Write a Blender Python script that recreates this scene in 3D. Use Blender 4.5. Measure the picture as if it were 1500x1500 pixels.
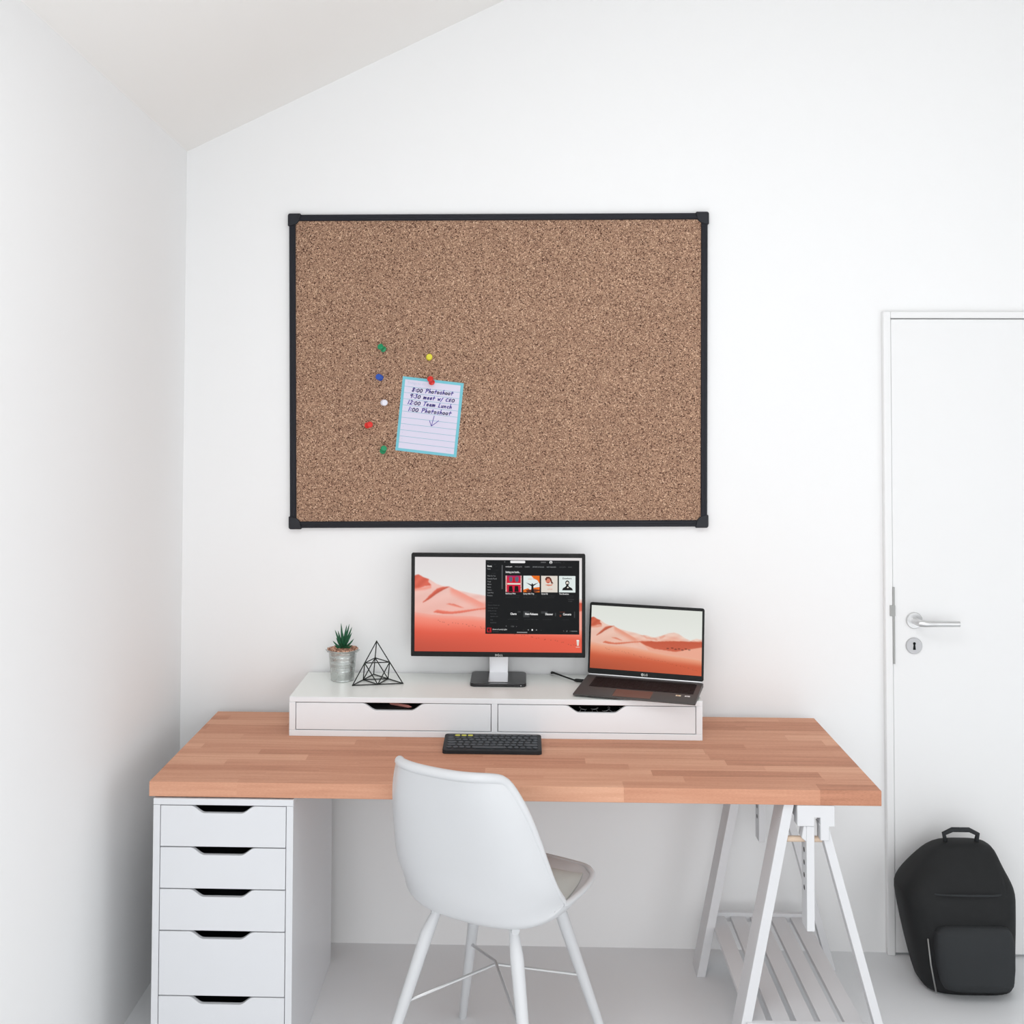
import bpy, bmesh, math, random
import numpy as np
from mathutils import Vector, Matrix
random.seed(7); rng = np.random.default_rng(7)
for o in list(bpy.data.objects): bpy.data.objects.remove(o)
S = bpy.context.scene; COL = S.collection; PI = math.pi

# ---------------- camera ----------------
CAM = dict(c=(0.9514, -2.8056, 1.7139), yaw=0.0280, pitch=0.0308, roll=0.0034, f=1599.76, px=719.06, py=539.07)
def cam_axes(y, p, r):
    cy, sy, cp, sp = math.cos(y), math.sin(y), math.cos(p), math.sin(p)
    fwd = Vector((-sy*cp, cy*cp, sp)); right = Vector((cy, sy, 0)); up = right.cross(fwd)
    return math.cos(r)*right + math.sin(r)*up, -math.sin(r)*right + math.cos(r)*up, fwd
rr, uu, ff = cam_axes(CAM['yaw'], CAM['pitch'], CAM['roll'])
cd = bpy.data.cameras.new('camera'); cam = bpy.data.objects.new('camera', cd); COL.objects.link(cam)
cam.matrix_world = Matrix(((rr.x, uu.x, -ff.x, CAM['c'][0]), (rr.y, uu.y, -ff.y, CAM['c'][1]), (rr.z, uu.z, -ff.z, CAM['c'][2]), (0, 0, 0, 1)))
cd.sensor_width = 36; cd.lens = CAM['f']/1500*36
cd.shift_x = (750-CAM['px'])/1500; cd.shift_y = (CAM['py']-750)/1500
cd.clip_start = .05; S.camera = cam

# ---------------- light, sky, exposure ----------------
S.view_settings.view_transform = 'Standard'; S.view_settings.look = 'None'
S.view_settings.exposure = -0.06; S.view_settings.gamma = 1; S.view_settings.use_curve_mapping = False
w = bpy.data.worlds.new('sky'); S.world = w; w.use_nodes = True
w.node_tree.nodes['Background'].inputs[0].default_value = (.86, .92, 1, 1)
w.node_tree.nodes['Background'].inputs[1].default_value = 1.0
def area(name, loc, rot, sx, sy, power, col):
    l = bpy.data.lights.new(name, 'AREA'); l.shape = 'RECTANGLE'; l.size = sx; l.size_y = sy; l.energy = power; l.color = col
    o = bpy.data.objects.new(name, l); COL.objects.link(o); o.location = loc; o.rotation_euler = rot; return o
area('daylight_rear_window', (1.2, -3.56, 1.2), (PI/2, 0, 0), 2.6, 2.2, 36, (.975, .985, .987))          # faces +Y
area('daylight_side_window', (3.56, -2.3, 1.2), (PI/2, 0, PI/2), 2.2, 2.2, 21, (.975, .985, .987))    # faces -X
area('added_roof_daylight', (1.0, -1.55, 3.11), (0, -math.atan(.476), 0), 1.4, 1.3, 21, (.975, .985, .987))    # faces down; unseen roof light added to brighten desk and riser tops
# ---------------- materials ----------------
def lin(c):
    return tuple(((v/255)/12.92 if v/255 <= .04045 else ((v/255+.055)/1.055)**2.4) for v in c)
MATS = {}
def mat(name, rgb, rough=.5, metal=0, spec=.5, coat=0, var=0, vscale=8, bump=0, bscale=200, emit=None):
    if name in MATS: return MATS[name]
    m = bpy.data.materials.new(name); m.use_nodes = True; nt = m.node_tree; b = nt.nodes['Principled BSDF']
    c = lin(rgb); b.inputs['Base Color'].default_value = (*c, 1); b.inputs['Roughness'].default_value = rough
    b.inputs['Metallic'].default_value = metal; b.inputs['Specular IOR Level'].default_value = spec; b.inputs['Coat Weight'].default_value = coat
    tc = nt.nodes.new('ShaderNodeTexCoord')
    if var:
        n = nt.nodes.new('ShaderNodeTexNoise'); n.inputs['Scale'].default_value = vscale; n.inputs['Detail'].default_value = 4
        nt.links.new(tc.outputs['Object'], n.inputs['Vector'])
        r = nt.nodes.new('ShaderNodeMapRange'); r.inputs['To Min'].default_value = 1-var; r.inputs['To Max'].default_value = 1+var
        nt.links.new(n.outputs['Fac'], r.inputs['Value'])
        mx = nt.nodes.new('ShaderNodeVectorMath'); mx.operation = 'SCALE'; mx.inputs[0].default_value = c
        nt.links.new(r.outputs[0], mx.inputs['Scale']); nt.links.new(mx.outputs[0], b.inputs['Base Color'])
    if bump:
        n = nt.nodes.new('ShaderNodeTexNoise'); n.inputs['Scale'].default_value = bscale; n.inputs['Detail'].default_value = 3
        nt.links.new(tc.outputs['Object'], n.inputs['Vector'])
        bp = nt.nodes.new('ShaderNodeBump'); bp.inputs['Strength'].default_value = bump; bp.inputs['Distance'].default_value = .001
        nt.links.new(n.outputs['Fac'], bp.inputs['Height']); nt.links.new(bp.outputs[0], b.inputs['Normal'])
    if emit is not None:
        b.inputs['Base Color'].default_value = (.004, .004, .004, 1)
        b.inputs['Emission Color'].default_value = (*lin(emit), 1); b.inputs['Emission Strength'].default_value = 1
    MATS[name] = m; return m
M_wall = mat('white_wall_paint', (248, 248, 248), .9, spec=.2, var=.006, vscale=1.5, bump=.15, bscale=260)
M_ceil = mat('ceiling_paint', (248, 246, 243), .9, spec=.2, var=.006, vscale=1.5)
M_floor = mat('pale_floor', (238, 240, 242), .45, var=.02, vscale=3)
M_white = mat('white_lacquer', (224, 225, 228), .35, spec=.4, var=.004)
M_riser = mat('lightened_riser_lacquer', (243, 246, 249), .35, spec=.4, var=.004)  # drawer unit's lacquer, lightened to stand in for light the riser lacks
M_top = mat('white_shelf_top', (247, 250, 246), .28, spec=.5, var=.004)  # faintly green top, lightened to make up for weak light from above
M_trestle = mat('white_painted_wood', (222, 222, 224), .5, spec=.25, var=.006)
M_door = mat('white_door_lacquer', (243, 243, 243), .4, spec=.35, var=.004)
M_dark = mat('dark_interior', (34, 36, 38), .8, spec=.1)  # drawer interiors: shade inside the closed boxes put into the dark colour
M_chair = mat('white_plastic', (214, 215, 217), .32, spec=.45, var=.004)
M_pad = mat('grey_leatherette', (205, 208, 204), .5, spec=.3, var=.02, vscale=30)
M_black = mat('black_plastic', (24, 25, 25), .45, spec=.22)
M_gloss = mat('black_gloss', (30, 31, 33), .22, spec=.35)
M_frame = mat('black_frame_plastic', (30, 31, 38), .5, spec=.25, var=.05, vscale=60)
M_cap = mat('black_cap_plastic', (34, 35, 41), .45, spec=.3)
M_silver = mat('brushed_silver', (222, 222, 224), .3, metal=.75, var=.02, vscale=50)
M_steel = mat('satin_steel', (214, 214, 214), .3, metal=.85)
M_strike = mat('grey_steel', (160, 160, 158), .4, metal=.6)
M_wire = mat('black_wire', (32, 36, 32), .45, spec=.3)
M_lapgrey = mat('dark_grey_aluminium', (80, 77, 76), .5, metal=.2, spec=.4, var=.03, vscale=90)
M_lapkey = mat('laptop_keycap', (30, 30, 32), .6, spec=.15)
M_kb = mat('keyboard_shell', (38, 41, 44), .55, spec=.25)
M_key = mat('keyboard_keycap', (66, 70, 75), .5, spec=.35)
M_yellow = mat('yellow_keycap', (214, 208, 84), .45)
M_dowel = mat('beech_dowel', (222, 197, 174), .6, var=.05, vscale=40)
M_lining = mat('shaded_drawer_lining', (104, 108, 112), .8, spec=.1)  # grey liner colour with the closed drawer's shade put into it
M_hole = mat('hole_shade', (60, 56, 54), .8)
M_leaf = mat('agave_leaf', (34, 92, 62), .45, spec=.35, var=.35, vscale=40)
M_bag = mat('black_bag_fabric', (33, 34, 35), .7, spec=.25, var=.08, vscale=30, bump=.3, bscale=700)
M_bag2 = mat('charcoal_bag_fabric', (52, 54, 56), .75, spec=.2, bump=.4, bscale=900)
M_paper = mat('note_paper', (222, 218, 236), .8, spec=.15)
M_cyan = mat('note_border_cyan', (126, 200, 214), .8, spec=.15)
M_rule = mat('note_ruling', (120, 184, 204), .8)
M_faint = mat('note_faint_print', (196, 204, 226), .8)
M_ink = mat('violet_ink', (82, 64, 168), .7)
M_glass = mat('window_glass', (250, 250, 250), .0); M_glass.node_tree.nodes['Principled BSDF'].inputs['Transmission Weight'].default_value = 1
M_pink = mat('pink_pen', (226, 150, 140), .4)

def nodes(m):
    nt = m.node_tree; return nt, nt.nodes['Principled BSDF'], nt.nodes.new, nt.links.new
def wood_material():
    m = mat('beech_staves', (200, 142, 114), .55, spec=.12); nt, b, N, L = nodes(m)
    tc = N('ShaderNodeTexCoord'); sp = N('ShaderNodeSeparateXYZ'); L(tc.outputs['Object'], sp.inputs[0])
    def mth(op, a, b_=None, c_=None):
        n = N('ShaderNodeMath'); n.operation = op
        for i, v in enumerate((a, b_, c_)):
            if v is None: continue
            if isinstance(v, (int, float)): n.inputs[i].default_value = v
            else: L(v, n.inputs[i])
        return n.outputs[0]
    row = mth('FLOOR', mth('DIVIDE', mth('ADD', sp.outputs['Y'], .0008), .0454))
    wn = N('ShaderNodeTexWhiteNoise'); wn.noise_dimensions = '1D'; L(row, wn.inputs['W'])
    wn2 = N('ShaderNodeTexWhiteNoise'); wn2.noise_dimensions = '1D'; L(mth('ADD', row, 37.3), wn2.inputs['W'])
    length = mth('MULTIPLY_ADD', wn2.outputs['Value'], .35, .36)
    colx = mth('FLOOR', mth('DIVIDE', mth('ADD', sp.outputs['X'], mth('MULTIPLY', wn.outputs['Value'], 3.0)), length))
    cb = N('ShaderNodeCombineXYZ'); L(colx, cb.inputs[0]); L(row, cb.inputs[1])
    wc = N('ShaderNodeTexWhiteNoise'); wc.noise_dimensions = '2D'; L(cb.outputs[0], wc.inputs['Vector'])
    # grain: noise stretched along each stave, shifted per stave
    off = N('ShaderNodeCombineXYZ'); L(mth('MULTIPLY', wc.outputs['Value'], 9.0), off.inputs[0]); L(mth('MULTIPLY', wc.outputs['Value'], 5.0), off.inputs[2])
    ad = N('ShaderNodeVectorMath'); ad.operation = 'ADD'; L(tc.outputs['Object'], ad.inputs[0]); L(off.outputs[0], ad.inputs[1])
    mp = N('ShaderNodeMapping'); mp.inputs['Scale'].default_value = (2.5, 55, 55); L(ad.outputs[0], mp.inputs['Vector'])
    g = N('ShaderNodeTexNoise'); g.inputs['Scale'].default_value = 1.6; g.inputs['Detail'].default_value = 5; L(mp.outputs[0], g.inputs['Vector'])
    mp2 = N('ShaderNodeMapping'); mp2.inputs['Scale'].default_value = (130, 500, 500); L(ad.outputs[0], mp2.inputs['Vector'])
    g2 = N('ShaderNodeTexNoise'); g2.inputs['Scale'].default_value = 1; g2.inputs['Detail'].default_value = 2; L(mp2.outputs[0], g2.inputs['Vector'])
    r = N('ShaderNodeValToRGB'); cr = r.color_ramp
    cols = [(0, (176, 122, 97)), (.3, (200, 143, 116)), (.6, (214, 159, 131)), (.85, (225, 173, 144)), (1, (237, 188, 158))]
    while len(cr.elements) < len(cols): cr.elements.new(.5)
    for e, (p, c) in zip(cr.elements, cols): e.position = p; e.color = (*lin(c), 1)
    v = mth('ADD', mth('MULTIPLY', wc.outputs['Value'], .62), mth('MULTIPLY_ADD', g.outputs['Fac'], .75, -.19))
    v = mth('ADD', v, mth('MULTIPLY_ADD', g2.outputs['Fac'], .44, -.22))
    L(v, r.inputs['Fac']); L(r.outputs['Color'], b.inputs['Base Color'])
    return m
def cork_material():
    m = mat('cork', (164, 130, 108), .9, spec=.1); nt, b, N, L = nodes(m)
    tc = N('ShaderNodeTexCoord')
    v = N('ShaderNodeTexVoronoi'); v.inputs['Scale'].default_value = 400; L(tc.outputs['Object'], v.inputs['Vector'])
    s = N('ShaderNodeSeparateColor'); L(v.outputs['Color'], s.inputs[0])
    r = N('ShaderNodeValToRGB'); cr = r.color_ramp
    cols = [(0, (66, 44, 38)), (.12, (96, 66, 54)), (.2, (142, 110, 92)), (.55, (164, 131, 109)), (.86, (182, 146, 122)), (.95, (214, 180, 150)), (1, (228, 198, 172))]
    while len(cr.elements) < len(cols): cr.elements.new(.5)
    for e, (p, c) in zip(cr.elements, cols): e.position = p; e.color = (*lin(c), 1)
    L(s.outputs[0], r.inputs['Fac'])
    n = N('ShaderNodeTexNoise'); n.inputs['Scale'].default_value = 14; n.inputs['Detail'].default_value = 6; L(tc.outputs['Object'], n.inputs['Vector'])
    mr = N('ShaderNodeMapRange'); mr.inputs['To Min'].default_value = .88; mr.inputs['To Max'].default_value = 1.12; L(n.outputs['Fac'], mr.inputs['Value'])
    sc = N('ShaderNodeVectorMath'); sc.operation = 'SCALE'; L(r.outputs['Color'], sc.inputs[0]); L(mr.outputs[0], sc.inputs['Scale'])
    L(sc.outputs[0], b.inputs['Base Color']); return m
M_wood = wood_material(); M_cork = cork_material()
def galv_material():
    m = mat('galvanised_tin', (196, 200, 198), .32, metal=.95); nt, b, N, L = nodes(m)
    tc = N('ShaderNodeTexCoord'); v = N('ShaderNodeTexVoronoi'); v.inputs['Scale'].default_value = 60; L(tc.outputs['Object'], v.inputs['Vector'])
    s = N('ShaderNodeSeparateColor'); L(v.outputs['Color'], s.inputs[0])
    mr = N('ShaderNodeMapRange'); mr.inputs['To Min'].default_value = .24; mr.inputs['To Max'].default_value = .42; L(s.outputs[0], mr.inputs['Value'])
    L(mr.outputs[0], b.inputs['Roughness']); return m
M_tin = galv_material()
def gravel_material():
    m = mat('terracotta_gravel', (200, 150, 124), .8, spec=.2); nt, b, N, L = nodes(m)
    tc = N('ShaderNodeTexCoord'); v = N('ShaderNodeTexVoronoi'); v.inputs['Scale'].default_value = 170; L(tc.outputs['Object'], v.inputs['Vector'])
    s = N('ShaderNodeSeparateColor'); L(v.outputs['Color'], s.inputs[0])
    r = N('ShaderNodeValToRGB'); cr = r.color_ramp
    for e, (p, c) in zip(cr.elements, [(0, (120, 72, 56)), (1, (234, 190, 164))]): e.position = p; e.color = (*lin(c), 1)
    L(s.outputs[0], r.inputs['Fac']); L(r.outputs[0], b.inputs['Base Color']); return m
M_gravel = gravel_material()

# ---------------- mesh helpers ----------------
class MB:
    def __init__(s): s.v = []; s.f = []; s.m = []; s.mats = []
    def mi(s, m):
        if m not in s.mats: s.mats.append(m)
        return s.mats.index(m)
    def add(s, vs, fs, m):
        k = len(s.v); s.v += [tuple(p) for p in vs]; i = s.mi(m)
        for f in fs: s.f.append(tuple(k+a for a in f)); s.m.append(i)
    def box(s, x0, x1, y0, y1, z0, z1, m):
        vs = [(x, y, z) for x in (x0, x1) for y in (y0, y1) for z in (z0, z1)]
        s.add(vs, [(0, 1, 3, 2), (4, 6, 7, 5), (0, 4, 5, 1), (2, 3, 7, 6), (0, 2, 6, 4), (1, 5, 7, 3)], m)
    def hexa(s, a, b, m):   # a,b: two quads (lists of 4 pts), joined
        s.add(list(a)+list(b), [(3, 2, 1, 0), (4, 5, 6, 7), (0, 1, 5, 4), (1, 2, 6, 5), (2, 3, 7, 6), (3, 0, 4, 7)], m)
    def prism(s, pts, d, m):  # pts list of 3D pts of polygon, d extrusion vector
        n = len(pts); a = [Vector(p) for p in pts]; b = [p+Vector(d) for p in a]
        s.add(a+b, [tuple(range(n-1, -1, -1)), tuple(range(n, 2*n))]+[(i, (i+1) % n, n+(i+1) % n, n+i) for i in range(n)], m)
    def tube(s, pts, r, m, n=8, closed=False):
        pts = [Vector(p) for p in pts]; rs = r if isinstance(r, (list, tuple)) else [r]*len(pts)
        k = len(pts); rings = []; prev = None
        for i, p in enumerate(pts):
            if closed: t = pts[(i+1) % k]-pts[i-1]
            else: t = pts[min(i+1, k-1)]-pts[max(i-1, 0)]
            t.normalize()
            if prev is None: u = t.orthogonal().normalized()
            else: u = (prev - t*prev.dot(t)).normalized()
            prev = u; w_ = t.cross(u)
            rings.append([p+rs[i]*(math.cos(2*PI*j/n)*u+math.sin(2*PI*j/n)*w_) for j in range(n)])
        vs = [q for R_ in rings for q in R_]; fs = []
        for i in range(k if closed else k-1):
            a = i*n; b = ((i+1) % k)*n
            for j in range(n): fs.append((a+j, a+(j+1) % n, b+(j+1) % n, b+j))
        if not closed: fs += [tuple(range(n-1, -1, -1)), tuple((k-1)*n+j for j in range(n))]
        s.add(vs, fs, m)
    def lathe(s, prof, m, n=32, axis=None, o=(0, 0, 0)):  # prof list (r,h), around axis (default Z)
        ax = Vector(axis or (0, 0, 1)).normalized(); u = ax.orthogonal().normalized(); w_ = ax.cross(u); o = Vector(o)
        vs = []; fs = []
        for r, h in prof:
            for j in range(n): vs.append(o+ax*h+r*(math.cos(2*PI*j/n)*u+math.sin(2*PI*j/n)*w_))
        for i in range(len(prof)-1):
            for j in range(n): fs.append((i*n+j, i*n+(j+1) % n, (i+1)*n+(j+1) % n, (i+1)*n+j))
        if prof[0][0] > 1e-6: fs.append(tuple(range(n-1, -1, -1)))
        if prof[-1][0] > 1e-6: fs.append(tuple((len(prof)-1)*n+j for j in range(n)))
        s.add(vs, fs, m)
    def build(s, name, parent=None, smooth=False, bevel=0, seg=2, loc=None, solid=0, sub=0):
        me = bpy.data.meshes.new(name); vs = s.v
        if loc is not None: vs = [(a-loc[0], b-loc[1], c-loc[2]) for a, b, c in vs]
        me.from_pydata([tuple(p) for p in vs], [], s.f); me.validate()
        for m in s.mats: me.materials.append(m)
        if len(me.polygons) == len(s.m): me.polygons.foreach_set('material_index', s.m)
        bm = bmesh.new(); bm.from_mesh(me); bmesh.ops.remove_doubles(bm, verts=bm.verts, dist=1e-7)
        bmesh.ops.recalc_face_normals(bm, faces=bm.faces); bm.to_mesh(me); bm.free()
        o = bpy.data.objects.new(name, me); COL.objects.link(o)
        if loc is not None: o.location = loc
        if parent: o.parent = parent
        if solid:
            q = o.modifiers.new('solid', 'SOLIDIFY'); q.thickness = solid; q.offset = 0
        if bevel:
            q = o.modifiers.new('bevel', 'BEVEL'); q.width = bevel; q.segments = seg; q.limit_method = 'ANGLE'; q.angle_limit = .6
            smooth = smooth or 'auto'
        if sub:
            q = o.modifiers.new('sub', 'SUBSURF'); q.levels = sub; q.render_levels = sub
        if smooth:
            me.polygons.foreach_set('use_smooth', [True]*len(me.polygons))
            if smooth == 'auto':
                for e in me.edges: pass
                bm = bmesh.new(); bm.from_mesh(me)
                for e in bm.edges:
                    if len(e.link_faces) == 2 and e.calc_face_angle() > .6: e.smooth = False
                bm.to_mesh(me); bm.free()
        return o
def thing(name, label, cat, loc=(0, 0, 0), rz=0, group=None):
    o = bpy.data.objects.new(name, None); COL.objects.link(o); o.location = loc; o.rotation_euler = (0, 0, rz); o.empty_display_size = .05
    tag(o, label, cat, group); return o
def tag(o, label, cat, group=None):
    o['label'] = label; o['category'] = cat
    if group: o['group'] = group
    return o
def struct(o): o['kind'] = 'structure'; return o
def text_geo(s, size, bold=0):
    c = bpy.data.curves.new('t', 'FONT'); c.body = s; c.size = size; c.offset = bold; c.resolution_u = 2
    o = bpy.data.objects.new('t', c); me = bpy.data.meshes.new_from_object(o)
    vs = [tuple(v.co) for v in me.vertices]; fs = [tuple(p.vertices) for p in me.polygons]
    bpy.data.objects.remove(o); bpy.data.curves.remove(c); bpy.data.meshes.remove(me); return vs, fs

# ---------------- constants of the place ----------------
WY = 0.6916           # picture wall plane
WX = -0.1368          # left wall plane
T = 0.8517            # top of the desk riser
def ceil_z(x, y): return 2.523+.476*(x+.1368)+.049*(WY-y)
XR, YB = 3.6, -3.6

# ---------------- room ----------------
m = MB(); m.box(WX-.15, XR+.15, YB-.15, WY+.15, -.1, 0, M_floor); struct(m.build('floor'))
m = MB(); m.box(WX-.15, XR+.15, WY, WY+.15, 0, 4.9, M_wall); struct(m.build('wall_back'))
m = MB(); m.box(WX-.15, WX, YB-.15, WY, 0, 3.0, M_wall); struct(m.build('wall_left'))
m = MB()
for x0, x1, z0, z1 in ((WX, -.05, 0, 4.9), (2.65, XR, 0, 4.9), (-.05, 2.65, 0, .04), (-.05, 2.65, 2.35, 4.9)): m.box(x0, x1, YB-.15, YB, z0, z1, M_wall)
struct(m.build('wall_front'))
m = MB()
for y0, y1, z0, z1 in ((YB, -3.35, 0, 5), (-1.05, WY, 0, 5), (-3.35, -1.05, 0, .04), (-3.35, -1.05, 2.35, 5)): m.box(XR, XR+.15, y0, y1, z0, z1, M_wall)
struct(m.build('wall_right'))
def sloped(mm, x0, x1, y0, y1, h0, h1, mt):
    c4 = [(x0, y0), (x1, y0), (x1, y1), (x0, y1)]; mm.hexa([(x, y, ceil_z(x, y)+h0) for x, y in c4], [(x, y, ceil_z(x, y)+h1) for x, y in c4], mt)
m = MB(); RX0, RX1, RY0, RY1 = .25, 1.75, -2.25, -.85
for a in ((WX-.15, RX0, YB-.15, WY+.15), (RX1, XR+.15, YB-.15, WY+.15), (RX0, RX1, YB-.15, RY0), (RX0, RX1, RY1, WY+.15)): sloped(m, *a, 0, .15, M_ceil)
struct(m.build('ceiling'))
def window(name, a, b, z0, z1, fixed, axis):
    fr = MB(); gl = MB(); t = .06
    def bx(mm, p0, p1, q0, q1, d0, d1, mt):
        if axis == 'y': mm.box(p0, p1, fixed+d0, fixed+d1, q0, q1, mt)
        else: mm.box(fixed+d0, fixed+d1, p0, p1, q0, q1, mt)
    mid = (a+b)/2
    for p0, p1, q0, q1 in ((a, a+t, z0, z1), (b-t, b, z0, z1), (a, b, z0, z0+t), (a, b, z1-t, z1), (mid-t/2, mid+t/2, z0, z1)): bx(fr, p0, p1, q0, q1, -.03, .03, M_door)
    bx(gl, a+t, mid-t/2, z0+t, z1-t, -.003, .003, M_glass); bx(gl, mid+t/2, b-t, z0+t, z1-t, -.003, .003, M_glass)
    o = struct(fr.build(name)); gl.build('window_pane', o)
window('window_1', -.05, 2.65, .04, 2.35, YB-.08, 'y')
window('window_2', -3.35, -1.05, .04, 2.35, XR+.08, 'x')

fr = MB(); gl = MB()
for a in ((RX0, RX0+.05, RY0, RY1), (RX1-.05, RX1, RY0, RY1), (RX0+.05, RX1-.05, RY0, RY0+.05), (RX0+.05, RX1-.05, RY1-.05, RY1)): sloped(fr, *a, .05, .12, M_door)
sloped(gl, RX0+.05, RX1-.05, RY0+.05, RY1-.05, .08, .086, M_glass)
o = struct(fr.build('added_roof_window')); gl.build('window_pane', o)  # unseen roof window, added to frame the extra top light

# ---------------- door ----------------
door = bpy.data.objects.new('door_1', None); COL.objects.link(door); door.location = (2.5, WY, 0); struct(door)
def dl(mm, name, par=door, **k):
    o = mm.build(name, None, **k); o.parent = par; o.matrix_parent_inverse = Matrix.Translation(-Vector((2.5, WY, 0))) if par is door else Matrix(); return o
DX0, DX1, LX0, LX1, DZ = 2.0925, 2.985, 2.1165, 2.961, 2.0028
m = MB()
m.box(DX0, LX0, WY-.022, WY, 0, DZ, M_door); m.box(LX1, DX1, WY-.022, WY, 0, DZ, M_door); m.box(LX0, LX1, WY-.022, WY, DZ-.021, DZ, M_door)
dl(m, 'door_frame', bevel=.003)
m = MB(); m.box(LX0+.0012, LX1-.0012, WY-.0175, WY-.001, .008, DZ-.024, M_door); leaf = dl(m, 'door_leaf', bevel=.002)
def on_leaf(mm, name, **k):
    o = mm.build(name, None, **k); o.parent = leaf; return o
m = MB(); m.box(2.1155, 2.1215, WY-.024, WY-.0166, .899, 1.137, M_strike); on_leaf(m, 'lock_plate')
m = MB(); m.box(2.1065, 2.1225, WY-.0255, WY-.0221, 1.048, 1.081, M_strike); on_leaf(m, 'strike_plate')
hx, hz, kz = 2.1825, 1.034, .955
m = MB(); m.lathe([(.0255, 0), (.0255, .005), (.0235, .008), (.0, .008)], M_steel, 40, (0, -1, 0), (hx, WY-.0165, hz))
m.tube([(hx, WY-.02, hz), (hx, WY-.055, hz), (hx+.004, WY-.066, hz), (hx+.016, WY-.071, hz), (hx+.05, WY-.072, hz), (hx+.12, WY-.072, hz)], [.0105, .0105, .0108, .0105, .0095, .0088], M_steel, 16)
on_leaf(m, 'door_handle', smooth='auto')
m = MB(); m.lathe([(.0255, 0), (.0255, .004), (.024, .006), (0, .006)], mat('escutcheon_steel', (196, 196, 198), .5, metal=.4), 40, (0, -1, 0), (hx-.001, WY-.0165, kz))
esc = on_leaf(m, 'key_escutcheon', smooth='auto')
m = MB(); yk = WY-.0229
m.add([(hx-.001+.0045*math.cos(a*PI/8), yk, kz+.0075+.0045*math.sin(a*PI/8)) for a in range(16)], [tuple(range(16))], M_dark)
m.add([(hx-.0035, yk, kz+.005), (hx+.0015, yk, kz+.005), (hx+.0035, yk, kz-.012), (hx-.0055, yk, kz-.012)], [(0, 1, 2, 3)], M_dark)
k = m.build('keyhole'); k.parent = esc

# ---------------- tabletop ----------------
m = MB(); m.box(0, 1.86, 0, .635, .70, .738, M_wood)
tag(m.build('desk_tabletop', bevel=.0015), 'long reddish beech butcher-block desk top resting on drawer unit and trestle', 'desk top')

# ---------------- drawer fronts with scooped cutout ----------------
def drawer_front(x0, x1, z0, z1, y0, th, hc, ht, hb, hd, mt):
    """front panel with a scooped finger notch in its top edge"""
    top = []
    n = 8
    for i in range(n+1):
        t = i/n; s_ = t*t*(3-2*t); top.append((hc-ht+(ht-hb)*t, z1-hd*s_))
    for i in range(n+1):
        t = i/n; s_ = t*t*(3-2*t); top.append((hc+hb+(ht-hb)*t, z1-hd+hd*s_))
    mm = MB(); xs = [x0]+[p[0] for p in top]+[x1]; zs = [z1]+[p[1] for p in top]+[z1]
    front = [(a, y0, b) for a, b in zip(xs, zs)]; back = [(a, y0+th, b) for a, b in zip(xs, zs)]
    fb = [(a, y0, z0) for a in xs]; bb = [(a, y0+th, z0) for a in xs]; k = len(xs)
    fs = []
    for i in range(k-1):
        fs += [(i, i+1, 2*k+i+1, 2*k+i), (k+i, 3*k+i, 3*k+i+1, k+i+1), (i, k+i, k+i+1, i+1), (2*k+i, 2*k+i+1, 3*k+i+1, 3*k+i)]
    fs += [(0, 2*k, 3*k, k), (k-1, 2*k-1, 4*k-1, 3*k-1)]
    mm.add(front+back+fb+bb, fs, mt); return mm
def drawer(parent, x0, x1, z0, z1, y0, depth, hc, ht, hb, hd, off, mt=None):
    g = .0013
    d = drawer_front(x0+g, x1-g, z0+g, z1-g, y0, .012, hc, ht, hb, hd, mt or M_white).build('drawer', None, loc=off, bevel=.0008, seg=1)
    d.parent = parent; d.location = (0, 0, 0)
    b = MB(); ya, yb = y0+.0122, y0+depth; t = .006; h = z1-.012
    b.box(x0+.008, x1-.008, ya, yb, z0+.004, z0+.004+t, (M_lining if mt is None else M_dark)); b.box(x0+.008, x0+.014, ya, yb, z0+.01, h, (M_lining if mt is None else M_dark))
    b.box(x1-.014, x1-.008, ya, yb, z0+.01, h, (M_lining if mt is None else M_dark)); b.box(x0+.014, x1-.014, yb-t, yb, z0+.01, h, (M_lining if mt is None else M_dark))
    o = b.build('drawer_box', None, loc=off); o.parent = d; o.location = (0, 0, 0); return d

# drawer unit
ux0, ux1, uy = .013, .373, -.004; UZ = .697
off = ((ux0+ux1)/2, .28, 0)
unit = thing('drawer_unit', 'tall white drawer unit with scooped handles standing under left end of desk', 'drawer unit', off)
def child(mm, name, par, off_, **k):
    o = mm.build(name, None, loc=off_, **k); o.parent = par; o.location = (0, 0, 0); return o
m = MB(); m.box(ux0, ux0+.0175, uy, .575, .0, UZ-.0165, M_white); m.box(ux1-.0175, ux1, uy, .575, 0, UZ-.0165, M_white)
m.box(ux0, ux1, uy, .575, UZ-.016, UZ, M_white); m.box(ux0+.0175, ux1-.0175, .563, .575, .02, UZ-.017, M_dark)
m.box(ux0+.0175, ux1-.0175, uy+.004, .56, .02, .036, M_white)
child(m, 'cabinet_body', unit, off, bevel=.001)
for a in (ux0+.04, ux1-.04):
    for b in (.04, .53): m = MB(); m.lathe([(.012, 0), (.012, .0029)], M_black, 12, None, (a, b, UZ)); child(m, 'adhesive_pad', unit, off)
zt = UZ-.0167
for hgt in (.1055, .1055, .1055, .163, .163):
    drawer(unit, ux0+.0178, ux1-.0178, zt-hgt, zt, uy+.0005, .52, (ux0+ux1)/2-.001, .083, .047, .0185, off); zt -= hgt

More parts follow.
